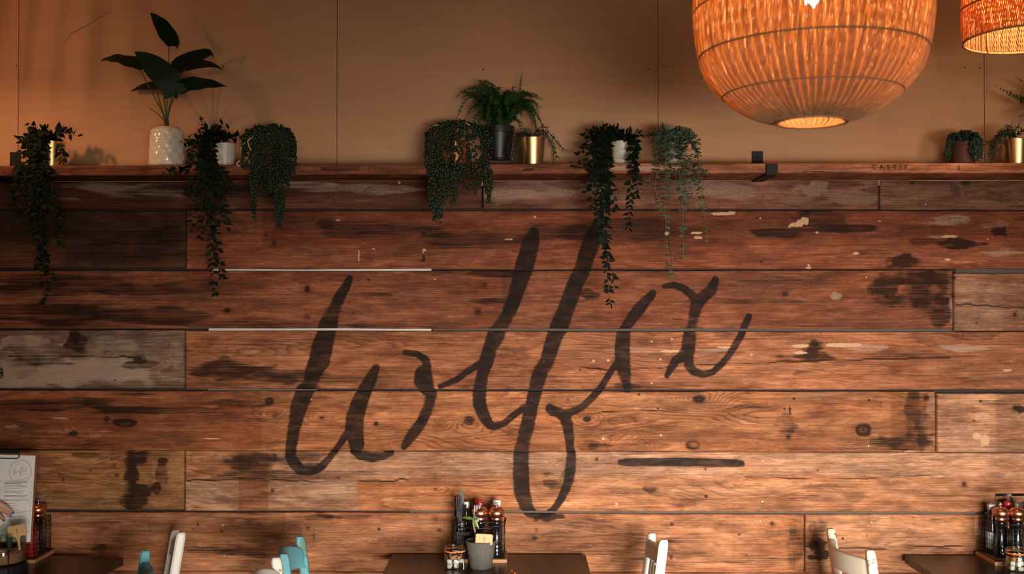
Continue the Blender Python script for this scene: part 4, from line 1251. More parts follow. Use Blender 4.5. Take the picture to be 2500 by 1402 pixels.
def frond(root, pts_spec, wid, mat, seed, gap=.0062, name='frond', nrm=(0, -.8, .5), pw=.13):
    rs = random.Random(seed)
    off = root.location
    pts = catmull([at(*p) - off for p in pts_spec], 12)
    mb = MB(); mb.tube(pts, [.0010 * (1.1 - i / len(pts)) + .0002 for i in range(len(pts))], 4)
    total = sum((b - a).length for a, b in zip(pts[:-1], pts[1:])); run = 0; acc = 0
    for a, b in zip(pts[:-1], pts[1:]):
        acc += (b - a).length; run += (b - a).length
        while acc > gap:
            acc -= gap
            t = (b - a).normalized(); fr = run / total
            N = Vector(nrm) + Vector((rs.uniform(-.2, .2), 0, rs.uniform(-.2, .2)))
            s = t.cross(N).normalized()
            L = wid * min(1, fr * 4 + .25) * max(.06, (1 - fr) ** .65) * rs.uniform(.85, 1.1)
            p = a.lerp(b, rs.random())
            for sg in (1, -1):
                d = (s * sg + t * .35 + N.normalized() * rs.uniform(-.25, .15)).normalized()
                w = t * max(.0014, L * pw)
                mb.add([p - w, p + d * L * .5 - w * .9 + N * -.0006, p + d * L, p + d * L * .5 + w * 1.1, p + w], [(0, 1, 3, 4), (1, 2, 3)], False)
    return mb.build(name, mat, root)


# --- 6: fern in the black pot, standing on a low brown block
blk = MB().box(-.052, .052, -.036, .036, 0, .030, .003).build('wooden_block', simple('dark_brown_wood', (.11, .062, .04), .7, stretch=(2, 2, 30)))
bp = at(1226, 395, -.052); blk.location = (bp.x, -.052, Z_SH)
tag(blk, 'low brown wooden block under the black fern pot', 'block')
r = plant_root('potted_fern', 1218, -.052, 'bushy green fern in a black pot standing on a low wooden block', 'plant', z=Z_SH + .030)
pot_lathe(r, 'pot', M_BLACKP, .060, .043, .135, .026)
off = r.location
MB().lathe([(.049, .0), (.049, .008), (.045, .010)], 40).build('pot_foot', M_BLACKP, r)
B = (1219, 304, -.06)
FR = [((1195, 285), (1180, 292), (1168, 325), -.15), ((1245, 285), (1262, 292), (1275, 322), -.15), ((1205, 280), (1198, 285), (1190, 318), -.17), ((1235, 280), (1240, 285), (1245, 315), -.17), ((1220, 275), (1220, 270), (1222, 310), -.18), ((1180, 240), (1140, 240), (1113, 292), -.15), ((1175, 225), (1150, 218), (1128, 226), -.10), ((1190, 220), (1178, 205), (1168, 212), -.12), ((1195, 215), (1185, 198), (1205, 205), -.08), ((1205, 225), (1200, 205), (1215, 215), -.13), ((1262, 250), (1270, 210), (1275, 174), -.06), ((1255, 235), (1250, 215), (1262, 212), -.08),
      ((1265, 245), (1290, 232), (1320, 243), -.07), ((1275, 250), (1305, 250), (1316, 278), -.10), ((1270, 250), (1300, 262), (1328, 315), -.13), ((1265, 260), (1290, 275), (1300, 305), -.15), ((1230, 240), (1240, 225), (1250, 250), -.14), ((1200, 250), (1180, 250), (1165, 290), -.16), ((1195, 262), (1165, 280), (1150, 325), -.17), ((1185, 255), (1155, 258), (1135, 290), -.12),
      ((1210, 240), (1205, 230), (1190, 260), -.17), ((1228, 250), (1232, 240), (1240, 280), -.18), ((1215, 230), (1220, 215), (1224, 222), -.05), ((1250, 260), (1262, 258), (1275, 290), -.18), ((1170, 240), (1140, 232), (1125, 245), -.05), ((1238, 230), (1245, 222), (1268, 235), -.03), ((1200, 235), (1165, 215), (1140, 222), -.02), ((1260, 235), (1285, 225), (1305, 250), -.02), ((1240, 262), (1250, 262), (1252, 300), -.19), ((1205, 262), (1195, 265), (1185, 305), -.19),
      ((1280, 262), (1300, 285), (1312, 325), -.08), ((1225, 265), (1222, 262), (1215, 295), -.2), ((1190, 240), (1170, 235), (1150, 250), -.14)]
rs = random.Random(77)
for k, (a, b, c, Y) in enumerate(FR + FR):
    j = (lambda q, e: (q[0] + rs.uniform(-e, e), q[1] + rs.uniform(-e, e))) if k >= len(FR) else (lambda q, e: q)
    if k >= len(FR) and k % len(FR) in (10, 5): continue
    a, b, c = j(a, 9), j(b, 12), j(c, 14)
    bx = (B[0] + rs.uniform(-24, 24), B[1], B[2] + rs.uniform(-.03, .02))
    frond(r, [bx, (*a, (Y - .06) / 2), (*b, Y), (*c, max(Y - .01, -.2))], .0265 if k != 10 else .019, M_FERN, k, gap=.0044)


def thin_succulent(r, strands, mat, seed, seglen=.012):
    rs = random.Random(seed)
    mb = MB(); off = r.location
    for spec in strands:
        pts = catmull([at(*s) - Vector(off) for s in spec], 6)
        mb.tube(pts, .0014, 5)
        acc = 0
        for a, b in zip(pts[:-1], pts[1:]):
            acc += (b - a).length
            while acc > .009:
                acc -= .009
                t = (b - a).normalized()
                p = a.lerp(b, rs.random())
                for sg in (1, -1):
                    lat = Vector((t.z, rs.uniform(-.6, .6), -t.x)) * sg
                    d = (lat.normalized() * .8 + t * .7 + Vector((0, rs.uniform(-.4, .2), -.1))).normalized()
                    L = seglen * rs.uniform(.7, 1.5)
                    q = p + d * L * .5; e = p + d * L + Vector((0, 0, -L * .2))
                    mb.tube([p, q, e], [.0010, .0015, .0006], 4)
    o = mb.build('trailing_stems', mat, r); o['kind'] = 'stuff'


# --- 7: gold pot with thin succulent
r = plant_root('potted_thin_succulent', 1300, -.16, 'gold pot with thin trailing succulent stems in front of the fern', 'plant')
pot_lathe(r, 'pot', M_GOLD, .0485, .0395, .103)
S = (1302, 332)
thin_succulent(r, [[(1302, 334, -.16), (1322, 318, -.16), (1345, 345, -.165), (1360, 385, -.17)], [(1305, 334, -.16), (1335, 322, -.16), (1362, 350, -.17), (1376, 366, -.17)], [(1305, 334, -.16), (1328, 330, -.19), (1348, 360, -.19), (1352, 398, -.19)], [(1300, 334, -.16), (1275, 322, -.16), (1258, 350, -.17), (1246, 396, -.21)], [(1300, 334, -.16), (1270, 330, -.19), (1262, 360, -.2), (1255, 398, -.22)],
                   [(1300, 334, -.16), (1265, 325, -.14), (1243, 355, -.15), (1238, 375, -.15)], [(1302, 334, -.16), (1318, 312, -.15), (1338, 312, -.15)], [(1302, 334, -.16), (1290, 318, -.16), (1278, 315, -.16)], [(1302, 334, -.16), (1310, 318, -.17), (1325, 322, -.18)], [(1300, 334, -.16), (1280, 326, -.2), (1270, 345, -.21), (1262, 372, -.21)]], M_RHIP, 4)

# --- 10: dark clay pot with succulent
r = plant_root('potted_small_succulent', 2352, -.115, 'dark red clay pot overgrown by a small bushy succulent', 'plant')
pot_lathe(r, 'pot', M_DKTERRA, .047, .041, .093, .016)
rs = random.Random(12)
ss = []
for k in range(34):
    a = rs.uniform(-1, 1)
    ss.append([(2355 + a * 20, 338, -.115), (2355 + a * 34, 322 + 8 * a * a + rs.uniform(-3, 4), -.12 + rs.uniform(-.05, .05)), (2356 + a * 44, 340 + rs.uniform(-4, 8), -.13 + rs.uniform(-.05, .04))])
for k in range(12):
    ss.append([(2330, 335, -.13), (2318 + rs.uniform(-8, 6), 350, -.15), (2313 + rs.uniform(-7, 8), rs.uniform(375, 397), -.16)])
for k in range(16):
    x = rs.uniform(2368, 2398)
    ss.append([(2370, 335, -.13), (x, 345, -.17), (x + rs.uniform(-8, 5), rs.uniform(365, 396), -.175)])
bead_cluster(r, ss, .0085, .0062, M_SUCC, 5, 'succulent_leaves', 1.2)

# --- 11: gold pot with thin succulent, right
r = plant_root('potted_thin_succulent', 2481, -.15, 'gold pot with thin trailing succulent stems beside the dark red clay pot', 'plant')
pot_lathe(r, 'pot', M_GOLD, .0485, .0395, .097)
thin_succulent(r, [[(2480, 335, -.15), (2455, 322, -.15), (2430, 340, -.16), (2412, 375, -.16)], [(2480, 335, -.15), (2450, 318, -.13), (2425, 345, -.13), (2408, 348, -.13)], [(2480, 335, -.15), (2448, 330, -.18), (2432, 355, -.19), (2418, 390, -.2)], [(2480, 335, -.15), (2460, 312, -.15), (2452, 306, -.15)], [(2480, 335, -.15), (2478, 315, -.15), (2488, 307, -.15)], [(2480, 335, -.15), (2500, 318, -.15), (2525, 335, -.15), (2535, 370, -.16)],
                   [(2480, 335, -.15), (2455, 330, -.2), (2446, 350, -.205), (2440, 372, -.205)], [(2480, 335, -.15), (2465, 318, -.17), (2440, 322, -.18)], [(2480, 335, -.15), (2500, 315, -.18), (2510, 325, -.19)], [(2480, 335, -.15), (2440, 325, -.16), (2420, 360, -.17), (2425, 388, -.18)], [(2480, 335, -.15), (2470, 310, -.14), (2462, 308, -.14)]], M_RHIP, 9, .014)

# --- 12: second fern, mostly out of frame
r = plant_root('potted_fern', 2600, -.10, 'wide-fronded green fern in a black pot beyond the dark clay pot', 'plant')
pot_lathe(r, 'pot', M_BLACKP, .060, .044, .135, .026)
B = (2600, 300, -.10)
FR2 = [((2560, 255), (2500, 245), (2432, 210), -.12), ((2570, 235), (2530, 215), (2475, 187), -.10), ((2565, 265), (2530, 270), (2485, 285), -.13), ((2590, 230), (2560, 190), (2540, 160), -.08), ((2610, 230), (2620, 180), (2630, 160), -.09), ((2630, 240), (2670, 220), (2720, 240), -.1), ((2625, 250), (2660, 260), (2690, 310), -.14), ((2585, 255), (2560, 260), (2540, 300), -.16), ((2600, 240), (2600, 220), (2590, 200), -.12), ((2570, 250), (2525, 232), (2490, 225), -.06)]
for k, (a, b, c, Y) in enumerate(FR2):
    frond(r, [B, (*a, (Y - .1) / 2), (*b, Y), (*c, Y - .01)], .046, M_FERN, 50 + k, gap=.0062, pw=.15)

# ------------------------------------------------------------------ tables and chairs
M_TABLE = simple('dark_brown_tabletop', (.026, .015, .011), .30, var=.25, scale=12, spec=.5)
M_TABLE_LEG = simple('black_iron_leg', (.015, .014, .014), .5)
Z_T = .75


def table(cx, y_back, w, d, rz, label):
    r = empty('cafe_table', (cx, 0, 0))
    tag(r, label, 'table')
    M = Matrix.Translation((0, y_back, 0)) @ Matrix.Rotation(rz, 4, 'Z')
    MB().box(-w / 2, w / 2, -d, 0, Z_T - .030, Z_T, .003, M).build('table_top', M_TABLE, r)
    MB().box(-.035, .035, -d / 2 - .035, -d / 2 + .035, .03, Z_T - .030, .004, M).build('column', M_TABLE_LEG, r)
    MB().box(-.16, .16, -d / 2 - .16, -d / 2 + .16, 0, .03, .006, M).build('foot_plate', M_TABLE_LEG, r)
    return r


xa = at(957, 1351, -.03).x; xb = at(1430, 1353, -.03).x
table((xa + xb) / 2, -.03, xb - xa, .75, 0, 'dark brown cafe table with a cactus pot and caddy between white and teal chairs')
xb = at(316, 1359, -.045).x
table(xb - .375 - .005, -.055, .75, .75, math.radians(-5), 'dark brown cafe table carrying the clipboard menu and glass terrarium')
xa = at(2208, 1357, -.03).x
table(xa + .375, -.03, .75, .75, 0, 'dark brown cafe table beside the cream chair with curved slats')


def worn(name, col, under, amt, scale=22):
    m, nt, b, out = nmat(name)
    n1 = noise_tex(nt, 9, detail=4); n2 = noise_tex(nt, scale, detail=6, rough=.7)
    c = mixrgb(nt, n1, tuple(x * .88 for x in col), tuple(min(1, x * 1.06) for x in col))
    geo = nt.nodes.new('ShaderNodeNewGeometry')
    edge = maprange(nt, geo.outputs['Pointiness'], .505, .56, 0, .16)
    f = maprange(nt, mth(nt, 'ADD', n2, edge), .70 - amt, .73 - amt)
    c = mixrgb(nt, f, c, under)
    nt.links.new(c, b.inputs['Base Color'])
    b.inputs['Roughness'].default_value = .48
    add_bump(nt, b, mth(nt, 'SUBTRACT', 1.0, f), .4, .001)
    return m


M_CH_TEAL = worn('teal_chair_paint', (.115, .36, .42), (.11, .20, .17), .02)
M_CH_WHITE = worn('white_chair_paint', (.66, .63, .57), (.16, .105, .075), -.012)
M_CH_CREAM = worn('cream_chair_paint', (.58, .50, .40), (.22, .11, .06), -.015)


def chair(far, near, H, faces, mat, style, label, group=None, Hn=None, slant=.13):
    """far / near: (x, y) of the two back posts; faces: +1 seat towards +x, -1 towards -x"""
    f = Vector((far[0], far[1], 0)); n = Vector((near[0], near[1], 0))
    c = (f + n) / 2
    r = empty('wooden_chair', (c.x, c.y, 0)); tag(r, label, 'chair', group)
    across = (n - f); W = across.length; across.normalize()
    fw = Vector((across.y, -across.x, 0)); fw = fw if fw.x * faces > 0 else -fw
    Hn = Hn or H

    def P(s, fwd, z):      # s: -1 far .. +1 near
        return across * (s * W / 2) + fw * fwd + Vector((0, 0, z))

    def back(z):           # backward lean above the seat
        return -slant * max(0, z - .45) - .02 * max(0, .45 - z)

    def plankbar(p, q, wx, wy, wz, name, bev=.004):
        pass
    for s, h in ((-1, H), (1, Hn)):
        pw, pd = .017, .0135
        secs = [(0, .9), (.25, 1), (.45, 1.05), (h * .75, 1.0), (h - .02, .95), (h - .006, .85), (h, .6)]
        vs = []; fs = []
        for z, k in secs:
            for (u, v) in ((-1, -.6), (-.6, -1), (.6, -1), (1, -.6), (1, .6), (.6, 1), (-.6, 1), (-1, .6)):
                vs.append(P(s, back(z), z) + across * u * pd * k + fw * v * pw * k)
        m = len(secs)
        for i in range(m - 1):
            for k in range(8): fs.append((i * 8 + k, i * 8 + (k + 1) % 8, i * 8 + 8 + (k + 1) % 8, i * 8 + 8 + k))
        fs += [tuple(range(7, -1, -1)), tuple((m - 1) * 8 + k for k in range(8))]
        MB().add(vs, fs).build('back_post', mat, r)
        MB().tube([P(s * 1.08, .36, 0), P(s * 1.08, .355, .2), P(s * 1.05, .35, .43)], [.014, .017, .019], 10).build('front_leg', mat, r)
        MB().tube([P(s, .0, .2), P(s * 1.06, .355, .2)], .010, 8).build('side_stretcher', mat, r)
    MB().tube([P(-1.06, .355, .26), P(1.06, .355, .26)], .010, 8).build('front_stretcher', mat, r)
    # seat
    n_ = 28; top = []; bot = []
    for k in range(n_):
        a = 2 * PI * k / n_
        ca, sa = math.cos(a), math.sin(a)
        u = (abs(ca) ** .5) * (1 if ca >= 0 else -1); v = (abs(sa) ** .5) * (1 if sa >= 0 else -1)
        top.append(P(u * 1.16, .19 + v * .195, .462)); bot.append(P(u * 1.12, .19 + v * .188, .432))
    fs = [tuple(range(n_)), tuple(n_ + k for k in range(n_ - 1, -1, -1))] + [(k, n_ + k, n_ + (k + 1) % n_, (k + 1) % n_) for k in range(n_)]
    MB().add(top + bot, fs).build('seat', mat, r)

    def rail(z0, z1, bow, arch, t=.011, name='back_rail', s0=-1, s1=1):
        N = 14; vs = []; fs = []
        for i in range(N + 1):
            q = i / N; s = s0 + (s1 - s0) * q
            e = 1 - (2 * q - 1) ** 2
            hh = H + (Hn - H) * q - H
            zt = z1 + arch * e + hh; zb = z0 + arch * .55 * e + hh
            for z, dt in ((zb, -t), (zb + .006, -t * 1.1), (zt - .006, -t * 1.1), (zt, -t * .5), (zt, t * .5), (zt - .006, t * 1.1), (zb + .006, t * 1.1), (zb, t)):
                vs.append(P(s * .98, back((z0 + z1) / 2) - bow * e + dt - slant * (z - (z0 + z1) / 2), z))
        for i in range(N):
            for k in range(8): fs.append((i * 8 + k, i * 8 + (k + 1) % 8, i * 8 + 8 + (k + 1) % 8, i * 8 + 8 + k))
        fs += [tuple(range(7, -1, -1)), tuple(N * 8 + k for k in range(8))]
        return MB().add(vs, fs, True).build(name, mat, r)
    if style == 'arch':
        rail(H - .115, H - .045, .035, .035, name='crest_rail'); rail(.60, .65, .03, 0)
    elif style == 'slats':
        rail(H - .105, H - .035, .055, 0, name='crest_rail'); rail(H - .205, H - .135, .055, 0); rail(.56, .60, .05, 0)
    else:
        rail(H - .088, H - .028, .006, 0, name='crest_rail'); rail(.56, .60, .006, 0)
        for s in (-.42, .0, .42):
            a = P(s, back(.6), .60); b = P(s, back(H - .07), H - .075)
            M = Matrix((across, fw, Vector((0, 0, 1)))).transposed().to_4x4()
            vs = [p + across * u * .016 + fw * v * .006 for p in (a, b) for (u, v) in ((-1, -1), (1, -1), (1, 1), (-1, 1))]
            MB().add(vs, [(0, 1, 5, 4), (1, 2, 6, 5), (2, 3, 7, 6), (3, 0, 4, 7), (3, 2, 1, 0), (4, 5, 6, 7)]).build('back_slat', mat, r)
    return r


def post_at(px, py, depth):
    """ground position and top height of a post whose top shows at (px, py)"""
    p = at(px, py, CAM[1] + depth)
    return (p.x, p.y), p.z


def chair_px(far, near, faces, mat, style, label, **kw):
    (a, ha), (b, hb) = post_at(*far), post_at(*near)
    z = (ha + hb) / 2
    lean = kw.get('slant', .13) * (z - .45) * faces
    return chair((a[0] + lean, a[1]), (b[0] + lean, b[1]), ha, faces, mat, style, label, Hn=hb, **kw)


chair_px((733, 1310, 3.83), (693, 1352, 3.56), 1, M_CH_TEAL, 'arch', 'teal painted wooden chair with arched crest pushed against the plank wall')
chair_px((674, 1361, 3.44), (628, 1410, 3.14), 1, M_CH_WHITE, 'arch', 'chipped white wooden chair with arched crest beside the teal arched chair')
chair_px((429, 1298, 3.93), (438, 1304, 3.70), -1, M_CH_WHITE, 'plain', 'white wooden chair with brown worn patches beside the clipboard table', slant=.16)
chair_px((355, 1346, 3.55), (284, 1414, 3.15), -1, M_CH_TEAL, 'slats', 'teal painted chair with curved slats at the clipboard table')
chair_px((1593, 1302, 3.93), (1619, 1318, 3.66), -1, M_CH_WHITE, 'plain', 'plain white wooden chair with straight slats facing the cactus pot table', slant=.13)
chair_px((2027, 1290, 3.97), (2122, 1342, 3.63), 1, M_CH_CREAM, 'slats', 'cream wooden chair with curved slats facing the jar of sugar cubes', slant=.14)

# ------------------------------------------------------------------ things on the tables
M_OAK = simple('light_oak', (.46, .22, .09), .55, var=.2, stretch=(6, 60, 60), scale=2)
M_WIRE = simple('black_wire', (.008, .008, .009), .4)
M_COPPER = simple('polished_copper', (.70, .29, .16), .33, 1.0, var=.04)
M_GLOSSBLK = simple('gloss_black_lacquer', (.006, .006, .007), .12, var=.1, spec=.6, coat=.5)
M_CHROME = simple('chrome', (.75, .72, .68), .15, 1.0, var=.03)
M_CUTLERY = simple('dark_steel_cutlery', (.13, .13, .13), .38, 1.0, var=.08)
M_KETCHUP = simple('red_sauce', (.30, .012, .010), .25, var=.1)
M_REDCAP = simple('red_cap', (.36, .012, .012), .4)
M_WHITECAP = simple('white_cap', (.72, .72, .70), .4, var=.03)
M_BROWNSAUCE = simple('brown_sauce', (.030, .012, .008), .2, var=.1)
M_LABEL = simple('grey_green_label', (.28, .33, .31), .6)
M_PALE = simple('pale_print', (.42, .40, .36), .7)
M_CONCRETE = simple('grey_concrete', (.085, .076, .066), .9, var=.35, scale=60, bump=.3, dark=(.20, .18, .15), darkamt=-.03, darkscale=55)
M_SEAL = simple('orange_rubber_seal', (.62, .16, .03), .5, var=.05)
M_SUGAR_W = simple('white_sugar', (.80, .78, .74), .9, var=.05, bump=.3, scale=300)
M_SUGAR_B = simple('brown_sugar', (.45, .17, .06), .9, var=.2, bump=.3, scale=300)
M_BAMBOO = simple('bamboo_tag', (.52, .31, .13), .5, var=.1, stretch=(60, 60, 4), scale=2)


def glass(name, tint=(1, 1, 1), rough=0.0):
    m, nt, b, out = nmat(name)
    g = nt.nodes.new('ShaderNodeBsdfGlossy'); g.inputs['Roughness'].default_value = .03
    t = nt.nodes.new('ShaderNodeBsdfTransparent'); t.inputs[0].default_value = (*tint, 1)
    fr = nt.nodes.new('ShaderNodeLayerWeight'); fr.inputs[0].default_value = .35
    n = noise_tex(nt, 8)
    f = mth(nt, 'ADD', mth(nt, 'MULTIPLY', fr.outputs['Facing'], .45), mth(nt, 'MULTIPLY', n, .06), clamp=True)
    mx = nt.nodes.new('ShaderNodeMixShader')
    nt.links.new(f, mx.inputs[0]); nt.links.new(t.outputs[0], mx.inputs[1]); nt.links.new(g.outputs[0], mx.inputs[2])
    nt.links.new(mx.outputs[0], out.inputs[0])
    return m


M_GLASS = glass('clear_glass', (.93, .95, .93))
M_GLASS_G = glass('bottle_glass', (.75, .8, .75))


def caddy(xc, yc, w, d, handle_up, label, group=None):
    r = empty('condiment_caddy', (xc, yc, Z_T))
    tag(r, label, 'caddy', group)
    MB().box(-w / 2, w / 2, -d / 2, d / 2, 0, .014, .002).build('wooden_base', M_OAK, r)
    a, b = w / 2 - .010, d / 2 - .014
    z0, z1 = .016, .148
    mb = MB()
    nz = 8
    for i in range(nz + 1):
        z = z0 + (z1 - z0) * i / nz
        rad = .0016 if i in (0, nz) else .0009
        mb.tube([(-a, -b, z), (a, -b, z), (a, b, z), (-a, b, z)], rad, 5, closed=True)
    for i in range(10):
        x = -a + 2 * a * i / 9
        for y in (-b, b): mb.tube([(x, y, z0), (x, y, z1)], .0009 if i not in (0, 9) else .0018, 5)
    for i in range(1, 8):
        y = -b + 2 * b * i / 8
        for x in (-a, a): mb.tube([(x, y, z0), (x, y, z1)], .0009, 5)
    for i in range(1, 9):
        x = -a + 2 * a * i / 9
        mb.tube([(x, -b, z0), (x, b, z0)], .0009, 4)
    mb.build('wire_basket', M_WIRE, r)
    MB().box(-.0008, .0008, -b, b, z0, z1 - .02).build('divider', M_WIRE, r).location = (-.03, 0, 0)
    bx_ = MB(); t_ = .001; xa_, xb_, ya_, yb_, zt_ = -a + .004, -.034, -b + .004, b - .004, .112
    bx_.box(xa_, xb_, ya_, ya_ + t_, z0, zt_); bx_.box(xa_, xb_, yb_ - t_, yb_, z0, zt_); bx_.box(xa_, xa_ + t_, ya_, yb_, z0, zt_); bx_.box(xb_ - t_, xb_, ya_, yb_, z0, zt_)
    if not handle_up: bx_.build('dark_inner_box', M_BLACKM, r)  # open black box added to make the basket's left compartment dark
    if handle_up:
        pts = [(-a, 0, z1 - .02), (-a + .004, 0, z1 + .06), (-a + .004, 0, z1 + .066), (-a + .030, 0, z1 + .070), (-a + .030, 0, z1 + .098), (a - .030, 0, z1 + .100), (a - .024, 0, z1 + .070), (a - .004, 0, z1 + .064), (a - .004, 0, z1 + .058), (a, 0, z1 - .02)]
        h = MB().tube(pts, .0022, 6).build('handle', M_WIRE, r)
        MB().tube([(-a + .032, 0, z1 + .098), (a - .032, 0, z1 + .100)], .0055, 10).build('grip', M_GLOSSBLK, h)
    else:
        pts = [(-a, 0, z1 - .02), (-a - .003, -.03, z1), (-a + .01, -b - .006, z1 - .018), (a - .05, -b - .008, z1 - .022), (a - .045, -b - .008, z1 - .012), (a, -b - .006, z1 - .010), (a + .006, -.03, z1 + .012), (a, 0, z1 - .02)]
        MB().tube(pts, .0022, 6).build('handle', M_WIRE, r)
    return r


def mill(x, y, label, group=None):
    z = Z_T + .0175
    r = empty('pepper_mill', (x, y, z)); tag(r, label, 'pepper mill', group)
    MB().lathe([(.026, 0), (.027, .004), (.027, .018), (.022, .026), (.025, .034), (.021, .045), (.0165, .07), (.0155, .095), (.018, .115), (.022, .122), (.022, .130), (.018, .133)], 28).build('body', M_GLOSSBLK, r)
    MB().lathe([(.0185, .1335), (.0210, .136), (.0212, .141), (.0185, .145), (.0255, .149), (.0302, .156), (.0315, .163), (.0298, .170), (.0235, .178), (.014, .183), (.006, .1845), (.002, .1848)], 36).build('copper_top', M_COPPER, r)
    f = MB().lathe([(.006, .1845), (.006, .187), (.0035, .189), (.0035, .194), (.0055, .196), (.004, .200), (.001, .201)], 12)
    f.box(-.008, .008, -.0018, .0018, .1915, .1945)
    f.build('finial', M_CHROME, r)
    return r


def bottle(x, y, h, rb, capmat, bodymat, label, cap_r=.015, cap_h=.026, lab=False):
    z = Z_T + .0175
    r = empty('sauce_bottle', (x, y, z)); tag(r, label, 'bottle')
    hb = h - cap_h
    MB().lathe([(rb * .9, 0), (rb, .004), (rb, hb * .55), (rb * .9, hb * .7), (cap_r * .85, hb * .93), (cap_r * .8, hb)], 26).build('body', bodymat, r)
    MB().lathe([(cap_r, hb + .0003), (cap_r, hb + cap_h * .85), (cap_r * .92, h), (.002, h)], 24).build('cap', capmat, r)
    if lab:
        MB().lathe([(rb + .0006, hb * .12), (rb + .0006, hb * .5)], 26, cap0=False, cap1=False).build('label', M_LABEL, r)
    return r


def fork(p, ang, tilt, label, group='cutlery standing in the caddies', L=.19):
    r = empty('fork', p); tag(r, label, 'fork', group)
    M = Matrix.Rotation(ang, 4, 'Z') @ Matrix.Rotation(tilt, 4, 'Y')
    h = MB().box(-.0045, .0045, -.0012, .0012, 0, L * .55, .001, M); h.build('handle', M_CUTLERY, r)
    t = MB(); t.box(-.003, .003, -.001, .001, L * .55, L * .66, 0, M); t.box(-.011, .011, -.001, .001, L * .66, L * .76, 0, M)
    for k in range(4):
        x = -.0095 + k * .00633
        t.box(x - .0014, x + .0014, -.001, .001, L * .76, L, 0, M)
    t.build('tines', M_CUTLERY, r)


def knife(p, ang, tilt, label, L=.22, group='cutlery standing in the caddies'):
    r = empty('table_knife', p); tag(r, label, 'knife', group)
    M = Matrix.Rotation(ang, 4, 'Z') @ Matrix.Rotation(tilt, 4, 'Y')
    MB().box(-.006, .006, -.003, .003, 0, L * .5, .002, M).build('handle', M_CUTLERY, r)
    prof = [(-.0065, L * .5), (.0065, L * .5), (.0085, L * .7), (.0085, L * .85), (.006, L * .94), (.0, L * .99), (-.005, L), (-.0065, L * .95)]
    n = len(prof)
    vs = [(x, -.001, z) for x, z in prof] + [(x, .001, z) for x, z in prof]
    fs = [tuple(range(n)), tuple(range(2 * n - 1, n - 1, -1))] + [(k, n + k, n + (k + 1) % n, (k + 1) % n) for k in range(n)]
    MB().add(vs, fs, False, M).build('blade', M_BLADE, r)


M_BLADE = simple('dark_blade', (.022, .022, .022), .4, .6)

def jar(x, y, label, seed):
    r = empty('clip_top_jar', (x, y, Z_T)); tag(r, label, 'jar')
    R, H = .0385, .062
    MB().lathe([(R * .8, 0), (R * .93, .002), (R, .008), (R, .045), (R * .9, .052), (R * .88, .058), (R * 1.0, .060), (R * 1.0, .064), (R * .85, .064), (R * .84, .05), (R * .95, .044), (R * .95, .008), (R * .8, .004)], 40, cap1=True).build('glass_body', M_GLASS, r)
    pts = [(R * .98 * math.cos(2 * PI * k / 40), R * .98 * math.sin(2 * PI * k / 40), .0665) for k in range(40)]
    MB().tube(pts, .0026, 8, closed=True).build('rubber_seal', M_SEAL, r)
    MB().lathe([(R * 1.02, .069), (R * 1.03, .072), (R * .97, .079), (R * .86, .083), (R * .80, .0835), (R * .78, .079), (.002, .078)], 40, cap0=True).build('glass_lid', M_GLASS, r)
    a = math.radians(-62)
    c, s = math.cos(a), math.sin(a)

    def W(u, v, z): return ((R + u) * c - v * s, (R + u) * s + v * c, z)
    MB().tube([W(.002, -.010, .050), W(.004, -.010, .072), W(.004, .010, .072), W(.002, .010, .050)], .0010, 6).build('clasp_wire', M_CHROME, r)
    MB().tube([W(.004, .010, .056), W(.010, .012, .040), W(.014, .012, .008), W(.013, .0, .004), W(.013, -.012, .006), W(.010, -.012, .040), W(.004, -.010, .056)], .0011, 6).build('clasp_lever', M_CHROME, r)
    MB().tube([((R * .985) * math.cos(t), (R * .985) * math.sin(t), .054) for t in np.linspace(0, 2 * PI, 40)[:-1]], .0009, 6, closed=True).build('neck_wire', M_CHROME, r)
    rs = random.Random(seed)
    k = 0
    placed = []
    for lay in range(3):
        for q in range(40):
            if k >= (lay + 1) * 4: break
            rad = rs.uniform(.008, .0225); an = rs.uniform(0, 2 * PI)
            zz = .0115 + lay * .0158
            px_, py_ = rad * math.cos(an), rad * math.sin(an)
            if any(math.hypot(px_ - u, py_ - v) < .0195 and abs(zz - w) < .01 for u, v, w in placed): continue
            placed.append((px_, py_, zz)); k += 1
            br = rs.random() < .35
            cu = MB().box(-.0078, .0078, -.0072, .0072, -.0072, .0072, .0028).build('sugar_cube', M_SUGAR_B if br else M_SUGAR_W)
            cu.location = (x + px_, y + py_, Z_T + zz); cu.rotation_euler = (rs.uniform(-.25, .25), rs.uniform(-.25, .25), rs.uniform(0, 3))
            where = 'beside the cactus pot' if seed == 1 else 'at the cream chair table'
            tag(cu, ('brown' if br else 'white') + ' sugar cube inside the clip-top jar ' + where, 'sugar cube', ('brown' if br else 'white') + ' sugar cubes ' + where)


